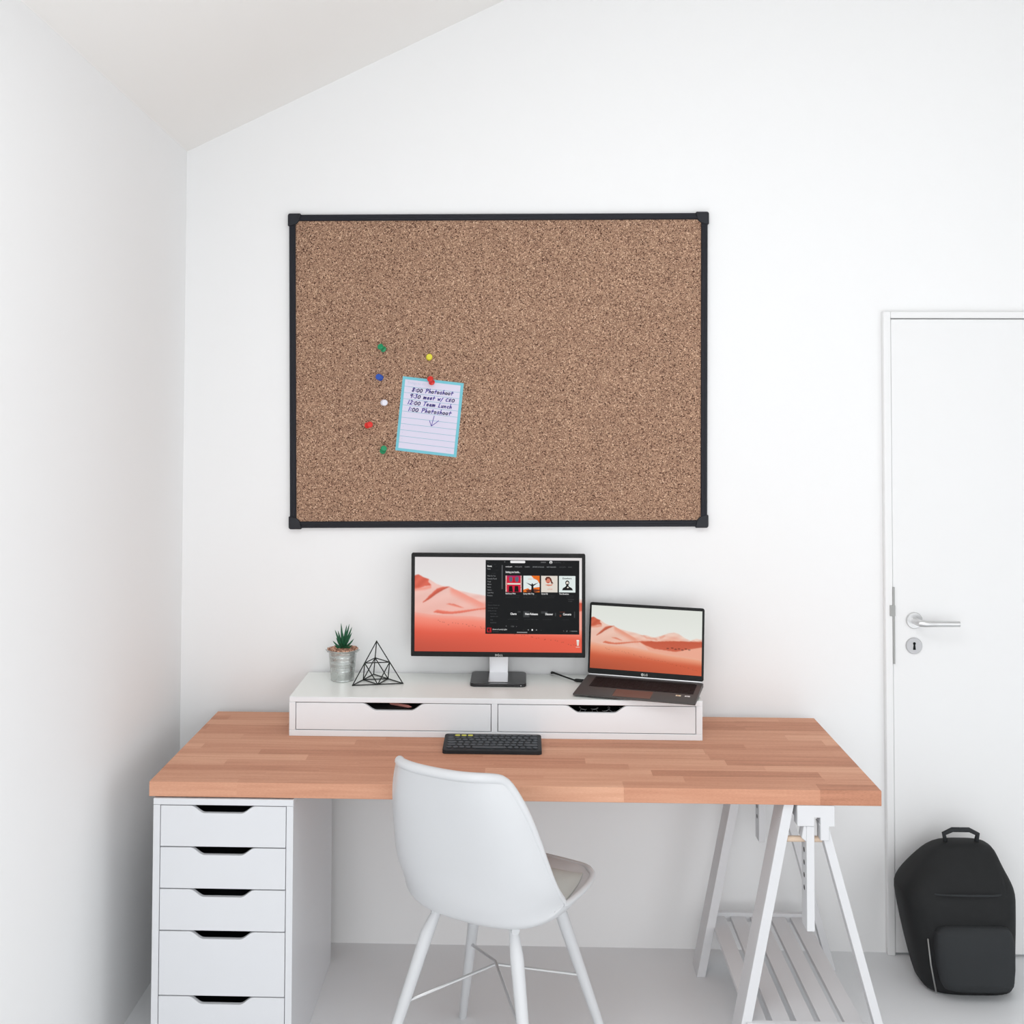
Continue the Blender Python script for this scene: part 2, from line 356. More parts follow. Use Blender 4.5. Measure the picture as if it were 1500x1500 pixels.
# riser
ax0, ax1, ay0, ay1 = .2765, 1.4765, .3926, .6815; AH = T-.738
off = ((ax0+ax1)/2, .54, .738)
riser = thing('desk_riser', 'long low white two-drawer riser standing at back of the wooden desk', 'desk organizer', off)
m = MB(); z0 = .738
m.box(ax0, ax1, ay0, ay1, T-.0155, T-.0006, M_riser); m.box(ax0, ax1, ay0, ay1, z0, z0+.0175, M_riser)
m.box(ax0, ax0+.0185, ay0, ay1, z0+.0176, T-.0156, M_riser); m.box(ax1-.0185, ax1, ay0, ay1, z0+.0176, T-.0156, M_riser)
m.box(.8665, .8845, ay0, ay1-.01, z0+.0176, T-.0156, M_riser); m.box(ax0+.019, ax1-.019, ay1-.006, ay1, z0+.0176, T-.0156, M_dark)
child(m, 'riser_body', riser, off, bevel=.0012)
m = MB(); m.box(ax0+.001, ax1-.001, ay0+.0015, ay1-.001, T-.0005, T, M_top); child(m, 'top_panel', riser, off)
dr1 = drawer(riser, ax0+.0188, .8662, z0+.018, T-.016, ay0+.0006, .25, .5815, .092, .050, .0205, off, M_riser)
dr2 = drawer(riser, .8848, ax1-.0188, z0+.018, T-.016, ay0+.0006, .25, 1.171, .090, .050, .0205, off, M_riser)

# things in the riser drawers
zf = z0+.018+.0104
for i, (pa, pb, mt, lab) in enumerate((((.565, .455), (.632, .418), M_pink, 'slim pink pen inside the left riser drawer'), ((.50, .43), (.58, .47), M_steel, 'thin silver pen inside the left riser drawer'))):
    m = MB(); h = zf+.0045 if i else zf+.052
    a = Vector((pa[0], pa[1], h)); b = Vector((pb[0], pb[1], h))
    m.tube([a, a.lerp(b, .04), a.lerp(b, .85), b], [.003, .0042, .0042, .001], mt, 10); tag(m.build('pen', smooth='auto', loc=tuple(a.lerp(b, .5))), lab, 'pen', 'pens in the left riser drawer')
m = MB(); m.box(.48, .68, .412, .50, zf, zf+.0477, mat('black_box_card', (30, 31, 33), .7)); tag(m.build('pencil_case', bevel=.006, loc=(.58, .45, zf)), 'black box-shaped pencil case inside the left riser drawer', 'pencil case')
m = MB(); m.box(1.06, 1.29, .412, .52, zf, zf+.035, M_dark); tag(m.build('accessory_pouch', bevel=.008, loc=(1.17, .45, zf)), 'flat black pouch inside the right riser drawer under a cable', 'pouch')
m = MB(); pts = []
for i in range(241):
    t = i/240; a = t*2*PI*9.5; pts.append((1.088+.160*t+.006*math.cos(a), .430+.014*math.sin(a), zf+.0383+.007*(1+math.sin(a*.43+1))))
m.tube(pts, .0011, mat('silver_cable', (150, 152, 154), .4, metal=.3), 6); tag(m.build('charging_cable', smooth=True, loc=(1.17, .43, zf+.036)), 'thin silver-grey cable bundled inside the right riser drawer', 'cable')

# ---------------- trestle ----------------
off = (1.69, .31, 0)
tr = thing('trestle', 'white painted wooden trestle with slatted shelf holding right end of desk', 'trestle', off)
def leg_fr(xt0, xt1, zt_, xb0, xb1, zb, y0, y1):
    s0 = (xb0-xt0)/(zb-zt_); s1 = (xb1-xt1)/(zb-zt_)
    f0 = xt0+s0*(0-zt_); f1 = xt1+s1*(0-zt_); mm = MB()
    mm.hexa([(f0, y0, 0), (f1, y0, 0), (f1, y1, 0), (f0, y1, 0)], [(xt0, y0, zt_), (xt1, y0, zt_), (xt1, y1, zt_), (xt0, y1, zt_)], M_trestle); return mm
for yo, sgn in ((0.0, 1), (.612, -1)):
    def Y(a, b): return (yo+sgn*a, yo+sgn*b) if sgn > 0 else (yo+sgn*b, yo+sgn*a)
    y0, y1 = Y(.006, .052)
    y0, y1 = Y(.008, .090)
    child(leg_fr(1.6175, 1.6435, .6995, 1.560, 1.586, .41, y0, y1), 'leg', tr, off, bevel=.0015)
    y0, y1 = Y(.006, .040)
    child(leg_fr(1.7050, 1.7275, .652, 1.770, 1.7925, .413, y0, y1), 'leg', tr, off, bevel=.0015)
    y0, y1 = Y(.003, .052)
    m = MB(); m.box(1.6725, 1.6925, y0, y1, .385, .6465, M_trestle)
    post = child(m, 'height_post', tr, off, bevel=.0015)
    for hz_ in (.579, .5475, .516, .4845) if sgn > 0 else (.5475, .516, .4845, .454):
        m = MB(); pts = [(1.6723, (y0+y1)/2+.006*math.cos(a*PI/6), hz_+.0065*math.sin(a*PI/6)) for a in range(12)]; m.prism(pts, (.0006, 0, 0), M_hole)
        o = child(m, 'peg_hole', post, off)
    y0, y1 = Y(.0, .035)
    m = MB(); m.prism([(x, y0, z) for x, z in ((1.6490, .6995), (1.6490, .6470), (1.6927, .6470), (1.6927, .6690), (1.7068, .6690), (1.7068, .612), (1.7290, .612), (1.7290, .6470), (1.7430, .6470), (1.7430, .6995))], (0, y1-y0, 0), M_trestle)
    m.hexa([(1.6600, y0+.002, .617), (1.6724, y0+.002, .608), (1.6724, y1, .608), (1.6600, y1, .617)], [(1.6655, y0+.002, .6469), (1.6724, y0+.002, .6469), (1.6724, y1, .6469), (1.6655, y1, .6469)], M_trestle)
    child(m, 'top_bracket', tr, off, bevel=.002)
    m = MB(); yd = (Y(.02, .03)[0]+Y(.02, .03)[1])/2; m.tube([(1.628, yd, .607), (1.716, yd, .607)], .0075, M_dowel, 14)
    child(m, 'dowel', tr, off, smooth='auto')
    m = MB(); yy = Y(.018, .03)
    for (hx_, hz_) in ((1.6215, .655), (1.6235, .640)) if sgn > 0 else ((1.62, .648),):
        xx = hx_-.012; m.tube([(xx, (yy[0]+yy[1])/2, hz_), (xx+.006, (yy[0]+yy[1])/2, hz_)], .005, M_hole, 10)
    child(m, 'bolt', tr, off)
for xa in (1.6515, 1.722):
    m = MB(); m.box(xa, xa+.019, .0355, .5765, .657, .699, M_trestle); child(m, 'top_rail', tr, off, bevel=.0015)
m = MB(); m.box(1.672, 1.7205, .28, .32, .66, .695, M_trestle); child(m, 'spacer_block', tr, off)
for a, b in ((.596, .612), (.0, .016)): m = MB(); m.box(1.5215, 1.8260, a, b, .131, .157, M_trestle); child(m, 'shelf_rail', tr, off, bevel=.001)
for i in range(5):
    m = MB(); xs = 1.532+i*.0605; m.box(xs, xs+.045, .0165, .5955, .134, .147, M_trestle); child(m, 'slat', tr, off, bevel=.001)

# ---------------- chair ----------------
CX, CY, CW = .8899, -.0145, .4732
ST = np.array([[0.2192, 0.4968, 0.1954, -0.0386, 0.0165], [0.0987, 0.4714, 0.2142, -0.0027, 0.0378], [-0.0413, 0.4587, 0.2229, 0.0092, 0.0597], [-0.1466, 0.4706, 0.2185, 0.0761, 0.0540], [-0.1808, 0.5097, 0.2185, 0.1132, 0.0218], [-0.2076, 0.6026, 0.2145, 0.0925, -0.0142], [-0.2462, 0.7302, 0.1862, 0.0723, 0.0011], [-0.2892, 0.861, 0.1500, 0.070, -0.018]])
def catmull(A, n):
    E = np.vstack([2*A[0]-A[1], A, 2*A[-1]-A[-2]]); out = []
    for i in range(len(A)-1):
        p0, p1, p2, p3 = E[i:i+4]
        for t in np.arange(n)/n: out.append(.5*((2*p1)+(-p0+p2)*t+(2*p0-5*p1+4*p2-p3)*t*t+(-p0+3*p1-3*p2+p3)*t**3))
    out.append(A[-1]); return np.array(out)
def shell_grid(umax, n, US):
    s = catmull(ST, n); u = US[None, :]
    qt = np.clip((np.linspace(0, 1, len(s))[:, None]-.6)/.4, 0, 1)
    f = s[:, 0:1]+s[:, 3:4]*np.abs(u)**(2.2+.6*qt); z = s[:, 1:2]+s[:, 4:5]*np.abs(u)**3+.016*qt**2*np.abs(u)**2.5; X = s[:, 2:3]*np.sin(u*PI/2*.8)/math.sin(PI/2*.8)
    t = np.linspace(0, 1, len(s))[:, None]; q = np.clip((t-.84)/.16, 0, 1); g0 = np.clip((.10-t)/.10, 0, 1)
    X = X*(1-.05*q**3-.05*g0**3); z = z-.014*np.abs(u)**6*q**2; f = f-.018*np.abs(u)**6*g0**2
    return np.stack([X, f, z], -1)
chair = thing('shell_chair', 'white moulded plastic shell chair with grey seat pad pulled up to desk', 'chair', (CX, CY, 0), -CW)
US = np.linspace(-1, 1, 33); G = shell_grid(1, 7, US); nr, nc = G.shape[:2]
m = MB(); m.add(G.reshape(-1, 3).tolist(), [(i*nc+j, i*nc+j+1, (i+1)*nc+j+1, (i+1)*nc+j) for i in range(nr-1) for j in range(nc-1)], M_chair)
sh = m.build('seat_shell', chair, smooth=True, solid=.011)
q = sh.modifiers.new('bevel', 'BEVEL'); q.width = .004; q.segments = 3; q.limit_method = 'ANGLE'; q.angle_limit = .9
# rolled rim, part of the shell look: thick lip round the edge
rim = [G[0, j] for j in range(nc)]+[G[i, -1] for i in range(1, nr)]+[G[-1, j] for j in range(nc-2, -1, -1)]+[G[i, 0] for i in range(nr-2, 0, -1)]
rim = [Vector(p) for p in rim]
for _ in range(2): rim = [(rim[i-1]+2*rim[i]+rim[(i+1) % len(rim)])/4 for i in range(len(rim))]
cen = sum(rim, Vector())/len(rim)
rr_ = [.0075+.0040*min(1, max(0, (p.z-.60)/.22)) for p in rim]
m = MB(); m.tube(rim, rr_, M_chair, 12, closed=True); m.build('shell_rim', chair, smooth=True)
# seat pad
i0, i1 = 3, 27; P = []
g = G[i0:i1+1, 4:-4]; 
du = np.gradient(g, axis=1); dv = np.gradient(g, axis=0); nrm = np.cross(du, dv); nrm /= np.linalg.norm(nrm, axis=2, keepdims=True)
if nrm[3, nrm.shape[1]//2, 2] < 0: nrm = -nrm
a, b = g.shape[:2]; ii = np.linspace(-1, 1, a)[:, None]; jj = np.linspace(-1, 1, b)[None, :]
th = .009+.026*np.clip(1-np.abs(ii)**6, 0, 1)*np.clip(1-np.abs(jj)**6, 0, 1)
top = g+nrm*th[..., None]; bot = g+nrm*.0065
vs = np.concatenate([top.reshape(-1, 3), bot.reshape(-1, 3)]).tolist(); K = a*b
fs = [(i*b+j, i*b+j+1, (i+1)*b+j+1, (i+1)*b+j) for i in range(a-1) for j in range(b-1)]
fs += [(K+i*b+j, K+(i+1)*b+j, K+(i+1)*b+j+1, K+i*b+j+1) for i in range(a-1) for j in range(b-1)]
per = [(0, j) for j in range(b)]+[(i, b-1) for i in range(1, a)]+[(a-1, j) for j in range(b-2, -1, -1)]+[(i, 0) for i in range(a-2, 0, -1)]
for q_, (i, j) in enumerate(per):
    i2, j2 = per[(q_+1) % len(per)]; fs.append((i*b+j, i2*b+j2, K+i2*b+j2, K+i*b+j))
m = MB(); m.add(vs, fs, M_pad); m.build('seat_pad', chair, smooth='auto')
# base
m = MB()
m.box(-.09, .09, -.10, .10, .452, .464, M_chair)
for sx in (-1, 1):
    for sy in (-1, 1): m.tube([(sx*.07, sy*.08, .458), (sx*.07, sy*.08, .492)], .012, M_chair, 12)
m.build('seat_mount', chair, bevel=.003)
for sx in (-1, 1):
    for sy in (-1, 1):
        m = MB(); m.tube([(sx*.105, sy*.105, .458), (sx*.125, sy*.125, .40), (sx*.225, sy*.225, .0)], [.011, .0165, .011], M_chair, 14); m.tube([(sx*.06, sy*.06, .458), (sx*.118, sy*.118, .458)], .010, M_chair, 10)
        m.build('leg', chair, smooth='auto')
m = MB()
for (p, q_) in (((-1, -1), (1, 1)), ((-1, 1), (1, -1))): m.tube([(p[0]*.165, p[1]*.165, .24), (0, 0, .30 if p[1] < 0 else .307), (q_[0]*.165, q_[1]*.165, .24)], .004, M_steel, 8)
m.build('cross_brace', chair, smooth='auto')

# ---------------- cork board ----------------
Q = {'TL': (.1995, 2.3160), 'TR': (1.5460, 2.3200), 'BL': (.2115, 1.3060), 'BR': (1.5415, 1.3195)}
def bq(s_, t_):   # s 0..1 left-right, t 0..1 top-bottom on the outer quad
    tl, tr_, bl, br = (Vector(Q[k]) for k in ('TL', 'TR', 'BL', 'BR')); p = tl.lerp(tr_, s_).lerp(bl.lerp(br, s_), t_); return p.x, p.y
BW, BH = 1.338, 1.005
board = thing('cork_board', 'large cork notice board with black frame hanging on white wall above desk', 'notice board', (.875, WY, 1.815))
boff = (.875, WY, 1.815)
fw = .0205
def strip(a0, b0, a1, b1, y0, y1, mm, mt):   # rectangle in (s,t) metres from TL
    c = [bq(a/BW, b/BH) for a, b in ((a0, b0), (a1, b0), (a1, b1), (a0, b1))]
    mm.hexa([(x, y0, z) for x, z in c], [(x, y1, z) for x, z in c], mt)
m = MB(); strip(.015, .015, BW-.015, BH-.015, WY-.010, WY-.0005, m, M_cork); child(m, 'cork_panel', board, boff)
for nm, r4 in (('top', (0.001, .002, BW-.001, .002+fw)), ('bot', (0.001, BH-.002-fw, BW-.001, BH-.002)), ('l', (.002, .022, .002+fw, BH-.022)), ('r', (BW-.002-fw, .022, BW-.002, BH-.022))):
    m = MB(); a0, b0, a1, b1 = r4; strip(a0, b0, a1, b1, WY-.0135, WY-.0003, m, M_frame)
    if nm in ('top', 'bot'):
        q0 = b0+.008 if nm == 'top' else b0+.0; q1 = b1 if nm == 'top' else b1-.008; strip(a0+.02, q0+.002, a1-.02, q1-.002, WY-.0155, WY-.0135, m, M_frame)
    else:
        q0 = a0+.008 if nm == 'l' else a0; q1 = a1 if nm == 'l' else a1-.008; strip(q0+.002, b0+.02, q1-.002, b1-.02, WY-.0155, WY-.0135, m, M_frame)
    child(m, 'frame_rail', board, boff, bevel=.0012)
for cx_, cy_ in ((0, 0), (1, 0), (0, 1), (1, 1)):
    # cap outline, local from the corner inward
    sz = .036; r0 = .007; pl = []
    for a in range(7): an = PI+a*PI/12; pl.append((r0+r0*math.cos(an), r0+r0*math.sin(an)))
    pl += [(sz+.004, 0), (sz+.004, .008)]
    for a in range(9):
        an = a/8*PI/2; pl.append((sz-.0+.002-(.024)*(1-math.cos(an)) if False else .012+.026*math.cos(an), .012+.026*math.sin(an)))
    pl += [(.008, sz+.004), (0, sz+.004)]
    def mp_(p): a, b_ = p; a -= .0015; b_ -= .0015; return bq(((BW-a) if cx_ else a)/BW, ((BH-b_) if cy_ else b_)/BH)
    pts = [(mp_(p)[0], WY-.018, mp_(p)[1]) for p in pl]
    m = MB(); m.prism(pts, (0, .0175, 0), M_cap); child(m, 'corner_cap', board, boff, bevel=.0015)

# ---------------- note ----------------
ny = WY-.0103
nTL = Vector((.5719, 0, 1.7944)); nex = Vector((.1954, 0, -.0219)); ney = Vector((-.0228, 0, -.2367))
nw, nh = nex.length, ney.length; nex = nex/nw; ney = ney/nh
note = thing('note_card', 'white ruled to-do note with turquoise border pinned on the cork board', 'note', (.657, ny, 1.665)); noff = (.657, ny, 1.665)
def npt(a, b, d): p = nTL+nex*a+ney*b; return (p.x, ny-d, p.z)
def nrect(mm, a0, b0, a1, b1, d, mt, th=None):
    c = [npt(a0, b0, d), npt(a1, b0, d), npt(a1, b1, d), npt(a0, b1, d)]
    if th: mm.prism(c, (0, th, 0), mt)
    else: mm.add(c, [(0, 1, 2, 3)], mt)
m = MB(); nrect(m, 0, 0, nw, nh, .0005, M_cyan, .0004); child(m, 'card', note, noff)
m = MB(); nrect(m, .0088, .0088, nw-.0092, nh-.0088, .0008, M_paper); child(m, 'writing_area', note, noff)
# zoom6 pixel -> note local metres
zTL, zTR, zBL = Vector((205, 112)), Vector((1170, 230)), Vector((92, 1285))
ex2, ey2 = (zTR-zTL), (zBL-zTL); det = ex2.x*ey2.y-ex2.y*ey2.x
def z2n(x, y):
    q = Vector((x, y))-zTL; return ((q.x*ey2.y-q.y*ey2.x)/det*nw, (ex2.x*q.y-ex2.y*q.x)/det*nh)
m = MB()
for i in range(10):
    b = .0298+.0199*i+.0006; nrect(m, .0088, b, nw-.0092, b+.0011, .0010, M_rule)
    if i < 10 and i: nrect(m, .0165, b-.012, .0180, b-.0095, .0010, M_faint)
child(m, 'ruled_lines', note, noff)
for s_, size, x, y, nm in (('Things to do', .0115, .0165, .0215, 'printed_heading'), ('notes', .007, nw-.036, nh-.0155, 'printed_footer')):
    m = MB(); vs, fs = text_geo(s_, size); m.add([npt(x+v[0], y-v[1], .0011) for v in vs], fs, M_faint); child(m, nm, note, noff)
def arc(cx, cy, rx, ry, a0, a1, n=10): return [(cx+rx*math.cos(math.radians(a0+(a1-a0)*i/n)), cy+ry*math.sin(math.radians(a0+(a1-a0)*i/n))) for i in range(n+1)]
O_ = lambda w, h: [arc(w/2, h/2, w/2, h/2, 90, 450, 14)]
GL = {
 '8': (.5, [[(.45, .85), (.25, 1), (.08, .85), (.2, .6), (.4, .35), (.3, .02), (.1, .1), (.1, .3), (.3, .55), (.47, .9)]]),
 ':': (.16, [[(.08, .62), (.08, .7)], [(.06, .2), (.06, .28)]]),
 '0': (.5, [arc(.25, .4, .22, .4, 90, 450, 14)]),
 '9': (.5, [[(.42, .95), (.2, .95), (.06, .7), (.2, .5), (.4, .62), (.44, .95), (.4, .5), (.36, 0)]]),
 '3': (.5, [[(.08, .95), (.42, .95), (.22, .58), (.42, .42), (.38, .1), (.15, 0), (.03, .12)]]),
 '1': (.24, [[(.16, 1), (.1, 0)]]),
 '2': (.5, [[(.08, .8), (.22, .98), (.42, .85), (.3, .4), (.05, .02), (.48, .04)]]),
 'P': (.55, [[(.16, .92), (.1, -.05)], [(.0, .85), (.3, 1), (.55, .85), (.45, .55), (.14, .45)]]),
 'h': (.42, [[(.1, 1.05), (.06, 0), (.2, .48), (.36, .42), (.38, 0)]]),
 'o': (.42, [arc(.2, .26, .18, .26, 90, 450, 12)]),
 't': (.4, [[(.2, .9), (.16, .0)], [(.0, .52), (.44, .56)]]),
 's': (.36, [[(.34, .55), (.12, .56), (.1, .34), (.3, .24), (.28, .02), (.02, .02)]]),
 'm': (.62, [[(.04, .6), (.05, 0), (.14, .5), (.28, .5), (.3, 0), (.4, .5), (.54, .5), (.56, 0)]]),
 'e': (.4, [[(.08, .3), (.34, .34), (.3, .56), (.1, .5), (.05, .2), (.18, 0), (.38, .1)]]),
 'w': (.5, [[(.02, .55), (.1, .05), (.24, .4), (.36, .05), (.48, .6)]]),
 '/': (.28, [[(.3, .8), (.02, -.2)]]),
 'C': (.5, [[(.46, .7), (.25, .75), (.06, .4), (.18, .02), (.45, .08)]]),
 'E': (.45, [[(.4, .72), (.12, .66), (.12, .4), (.34, .42), (.1, .38), (.08, .04), (.4, .08)]]),
 'O': (.55, [arc(.27, .36, .24, .36, 90, 450, 14)]),
 'T': (.5, [[(.0, .92), (.6, 1)], [(.3, .95), (.2, 0)]]),
 'a': (.42, [[(.36, .5), (.12, .52), (.05, .15), (.2, .0), (.34, .4), (.34, .05), (.42, .05)]]),
 'L': (.42, [[(.14, 1), (.05, .05), (.4, .06)]]),
 'u': (.42, [[(.06, .52), (.08, .06), (.26, .04), (.36, .52), (.36, 0)]]),
 'n': (.44, [[(.05, .52), (.06, 0), (.16, .46), (.34, .46), (.36, 0)]]),
 'c': (.36, [[(.34, .48), (.12, .5), (.05, .2), (.16, .0), (.36, .08)]]),
 ' ': (.34, []),
}
def ribbon(mm, pts, wd, d, mt):
    for p, q_ in zip(pts, pts[1:]):
        v = Vector(q_)-Vector(p)
        if v.length < 1e-6: continue
        v.normalize(); n_ = Vector((-v.y, v.x))*wd/2; e = v*wd*.35
        c = [Vector(p)-e+n_, Vector(q_)+e+n_, Vector(q_)+e-n_, Vector(p)-e-n_]; mm.add([npt(a.x, a.y, d) for a in c], [(0, 1, 2, 3)], mt)
m = MB()
for s_, p0, p1, hh in (('8:00 Photoshoot', (345, 356), (1005, 421), 62), ('9:30 meet w/ CEO', (312, 452), (1030, 532), 62), ('12:00 Team Lunch', (280, 553), (985, 634), 64), ('1:00 Photoshoot', (290, 662), (975, 738), 64)):
    adv = sum(GL[c][0]+.15 for c in s_); x = 0; p0 = Vector(p0); p1 = Vector(p1); ax = (p1-p0)/adv
    for c in s_:
        for st in GL[c][1]:
            zp = [p0+ax*(x+a+.18*b)+Vector((.10, -1))*hh*b*1.0 for a, b in st]
            ribbon(m, [z2n(*v) for v in zp], .0025, .0012, M_ink)
        x += GL[c][0]+.15
for st in ([(705, 748), (690, 800), (662, 903)], [(632, 820), (640, 850), (660, 905), (720, 865), (775, 822)]): ribbon(m, [z2n(*v) for v in st], .0019, .0012, M_ink)
child(m, 'handwriting', note, noff)

# ---------------- push pins ----------------
def pin(px, pz, tilt, rgb, mname, label, depth=0):
    mt = mat(mname, rgb, .3, spec=.5); yb = WY-.0103-depth
    base = Vector((px, yb, pz)); ax = Vector((tilt[0], -1, tilt[1])).normalized(); hb = base-Vector((ax.x, 0, ax.z))*.012
    t_ = thing('push_pin', label, 'push pin', tuple(hb), group='push pins on the cork board')
    mm = MB(); L_ = Vector((0, 0, 0)); K_ = 1.32
    mm.lathe([(a*K_, b*K_) for a, b in [(.0, .004), (.0072, .0045), (.0076, .006), (.0066, .0075), (.0042, .0095), (.0040, .016), (.0058, .018), (.0074, .0195), (.0074, .0225), (.006, .024), (0, .0243)]], mt, 20, ax, L_)
    h = mm.build('pin_head', t_, smooth='auto')
    mm = MB(); mm.tube([L_-ax*.001, L_+ax*.006], .0007, M_steel, 6); mm.build('pin_needle', t_)
pin(.508, 1.882, (-.42, .42), (22, 146, 96), 'green_pin', 'green push pin, topmost pin on the cork board')
pin(.657, 1.8545, (.12, .05), (224, 214, 50), 'yellow_pin', 'yellow push pin above the to-do note')
pin(.6645, 1.777, (-.22, .62), (226, 46, 38), 'red_pin', 'red push pin stuck through top of the to-do note', .0008)
pin(.500, 1.7895, (-.15, .12), (38, 82, 176), 'blue_pin', 'blue push pin left of the to-do note')
pin(.5125, 1.7095, (.3, .0), (232, 230, 240), 'white_pin', 'white push pin below the blue push pin')
pin(.462, 1.6375, (.6, .15), (226, 46, 38), 'red_pin', 'red push pin stuck in bare cork, leftmost pin')
pin(.511, 1.557, (.3, .5), (22, 146, 96), 'green_pin', 'green push pin, lowest pin beside the note corner')

# ---------------- painted screens ----------------
def inpoly(X, Y, pts):
    r_ = np.zeros_like(X, bool); n = len(pts); j = n-1
    for i in range(n):
        xi, yi = pts[i]; xj, yj = pts[j]
        c = ((yi > Y) != (yj > Y)) & (X < (xj-xi)*(Y-yi)/(yj-yi+1e-12)+xi); r_ ^= c; j = i
    return r_
def dunes(U, V, pal):
    U = U+0*V; V = V+0*U
    img = np.zeros(U.shape+(3,)); sky0, sky1, pale, lit, mid, shade, fg0, fg1 = [np.array(c, float) for c in pal]
    t = np.clip(V/.5, 0, 1)[..., None]; img[:] = sky0*(1-t)+sky1*t
    def curve(pts): p = np.array(pts); return np.interp(U, p[:, 0], p[:, 1])
    wob = .006*np.sin(U*70)+.004*np.sin(U*143+1)
    far = curve([(0, .5), (.25, .345), (.32, .375), (.42, .405), (.47, .43), (.5, .425), (.58, .455), (.64, .42), (.70, .375), (.755, .356), (.79, .37), (.86, .44), (.9, .465), (.95, .43), (1, .44)])
    k = V > far; t = np.clip((V-far)/.14, 0, 1)[..., None]; c = pale*(1-t)+lit*t
    n1 = (np.sin(U*46+V*60)+np.sin(U*23-V*90+2))[..., None]; c = c+n1*5*np.array([.4, 1, 1]); img[k] = c[k]
    for pl in ([(.44, .43), (.5, .44), (.56, .47), (.60, .455), (.61, .50), (.55, .49), (.50, .47)], [(.62, .44), (.68, .41), (.66, .46), (.63, .47)], [(.9, .47), (1, .455), (1, .475), (.93, .48)]):
        q = inpoly(U, V+wob, pl); img[q] = img[q]*.6+mid*.4
    # far right shadow face
    topb = curve([(.40, .50), (.44, .525), (.6, .515), (.755, .49), (1, .475)]); botb = curve([(.40, .50), (.5, .585), (.58, .63), (.77, .655), (.87, .61), (1, .56)])
    k = (V > topb) & (V < botb); t = np.clip((V-topb)/(botb-topb+1e-6), 0, 1)[..., None]; c = shade*(1-t)+(shade*.75+mid*.25)*t; img[k] = c[k]
    k = (V >= botb) & (U > .4); img[k] = lit
    # main dune
    def blend(mask_t, c): img[:] = img*(1-mask_t[..., None])+c*mask_t[..., None]
    def sm(x, a, b): t_ = np.clip((x-a)/(b-a), 0, 1); return t_*t_*(3-2*t_)
    main = curve([(0, .20), (.02, .19), (.05, .215), (.085, .235), (.13, .285), (.17, .31), (.209, .312), (.28, .375), (.35, .435), (.43, .505), (.46, .56), (.5, .60), (.55, .70)])
    k = (V > main) & (U < .56)
    c = lit*.25+pale*.75+(np.sin(U*25+V*38)*3)[..., None]
    c = c*(1-sm(V, .30, .62)[..., None]*.35)+lit*(sm(V, .30, .62)[..., None]*.35); img[k] = c[k]
    # warm face right of the peak, fading downwards
    d_ = V-main; t = (1-sm(d_, .02, .11))*sm(U, .20, .225)*(1-sm(U, .40, .46))*k; blend(t*.8, mid*.5+lit*.5)
    # left outcrop
    oc = inpoly(U, V, [(0, .19), (.02, .18), (.05, .215), (.085, .235), (.08, .265), (.1, .30), (.06, .31), (.03, .33), (0, .34)]) & (V > main-.004)
    img[oc] = (shade*.75+mid*.25+(np.sin(U*90+V*50)*6)[..., None])[oc]
    t = (1-sm(np.abs(V-curve([(0, .345), (.06, .335), (.11, .31), (.2, .31)])), .0, .03))*(U < .1)*(V > main); blend(t*.7, mid)
    # shaded side left of the peak
    up = curve([(.02, .52), (.06, .46), (.09, .405), (.133, .335), (.165, .318), (.211, .311), (.22, .312)]); lw_ = curve([(.02, .52), (.06, .475), (.09, .445), (.133, .388), (.17, .35), (.211, .313), (.22, .312)])
    k2 = (V > up) & (V < lw_) & (U > .05) & (U < .213); t = np.clip((V-up)/(lw_-up+1e-6), 0, 1)[..., None]; cc = (shade*.5+mid*.5)*(1-t)+(shade*.9)*t; img[k2] = cc[k2]
    # two long crescents
    def crescent(tp, bt, u0, u1, c0, c1):
        a_, b_ = curve(tp), curve(bt); q = (V > a_) & (V < b_) & (U > u0) & (U < u1); t_ = np.clip((V-a_)/(b_-a_+1e-6), 0, 1)[..., None]; img[q] = (c0*(1-t_)+c1*t_)[q]
    crescent([(.11, .585), (.135, .558), (.17, .568), (.22, .578), (.28, .566), (.378, .543), (.46, .528), (.56, .51)], [(.11, .586), (.135, .592), (.17, .602), (.22, .603), (.28, .590), (.378, .558), (.46, .54), (.56, .515)], .11, .56, mid, shade*.7+mid*.3)
    crescent([(.19, .498), (.205, .492), (.235, .496), (.27, .52), (.297, .538)], [(.19, .499), (.21, .510), (.24, .525), (.27, .536), (.297, .540)], .19, .297, shade*.6+mid*.4, lit)
    fgl = curve([(0, .585), (.1, .61), (.2, .62), (.35, .625), (.5, .655), (.7, .70), (.85, .72), (1, .745)])
    k = V > fgl; t = np.clip((V-fgl)/(1.0-fgl), 0, 1)[..., None]; left = (1-U)[..., None]
    c = (fg0*.6+pale*.4)*(1-sm(t, 0, .16))+fg0*sm(t, 0, .16); c = c*(1-sm(t, .1, .55))+fg1*sm(t, .1, .55); c = c*(1-.16*left*sm(t, .3, 1)); img[k] = c[k]
    for _ in range(2): img[1:-1] = (img[:-2]+2*img[1:-1]+img[2:])/4; img[:, 1:-1] = (img[:, :-2]+2*img[:, 1:-1]+img[:, 2:])/4
    r_ = np.random.default_rng(3)
    for a in np.linspace(.13, .97, 44):
        cx = a+r_.normal()*.006; cy = np.interp(a, [.13, .3, .5, .7, .85, .97], [.685, .71, .78, .835, .885, .93])+r_.normal()*.006
        if .42 < a < .5 and False: continue
        q = ((U-cx)/.004)**2+((V-cy)/.0045)**2 < 1; img[q] = img[q]*.84
    for cx, cy in ((.70, .61), (.74, .60), (.77, .615), (.80, .605), (.83, .62), (.86, .60), (.89, .61)):
        q = ((U-cx)/.012)**2+((V-cy)/.012)**2 < 1; img[q] = img[q]*.72
    return np.clip(img, 0, 255)
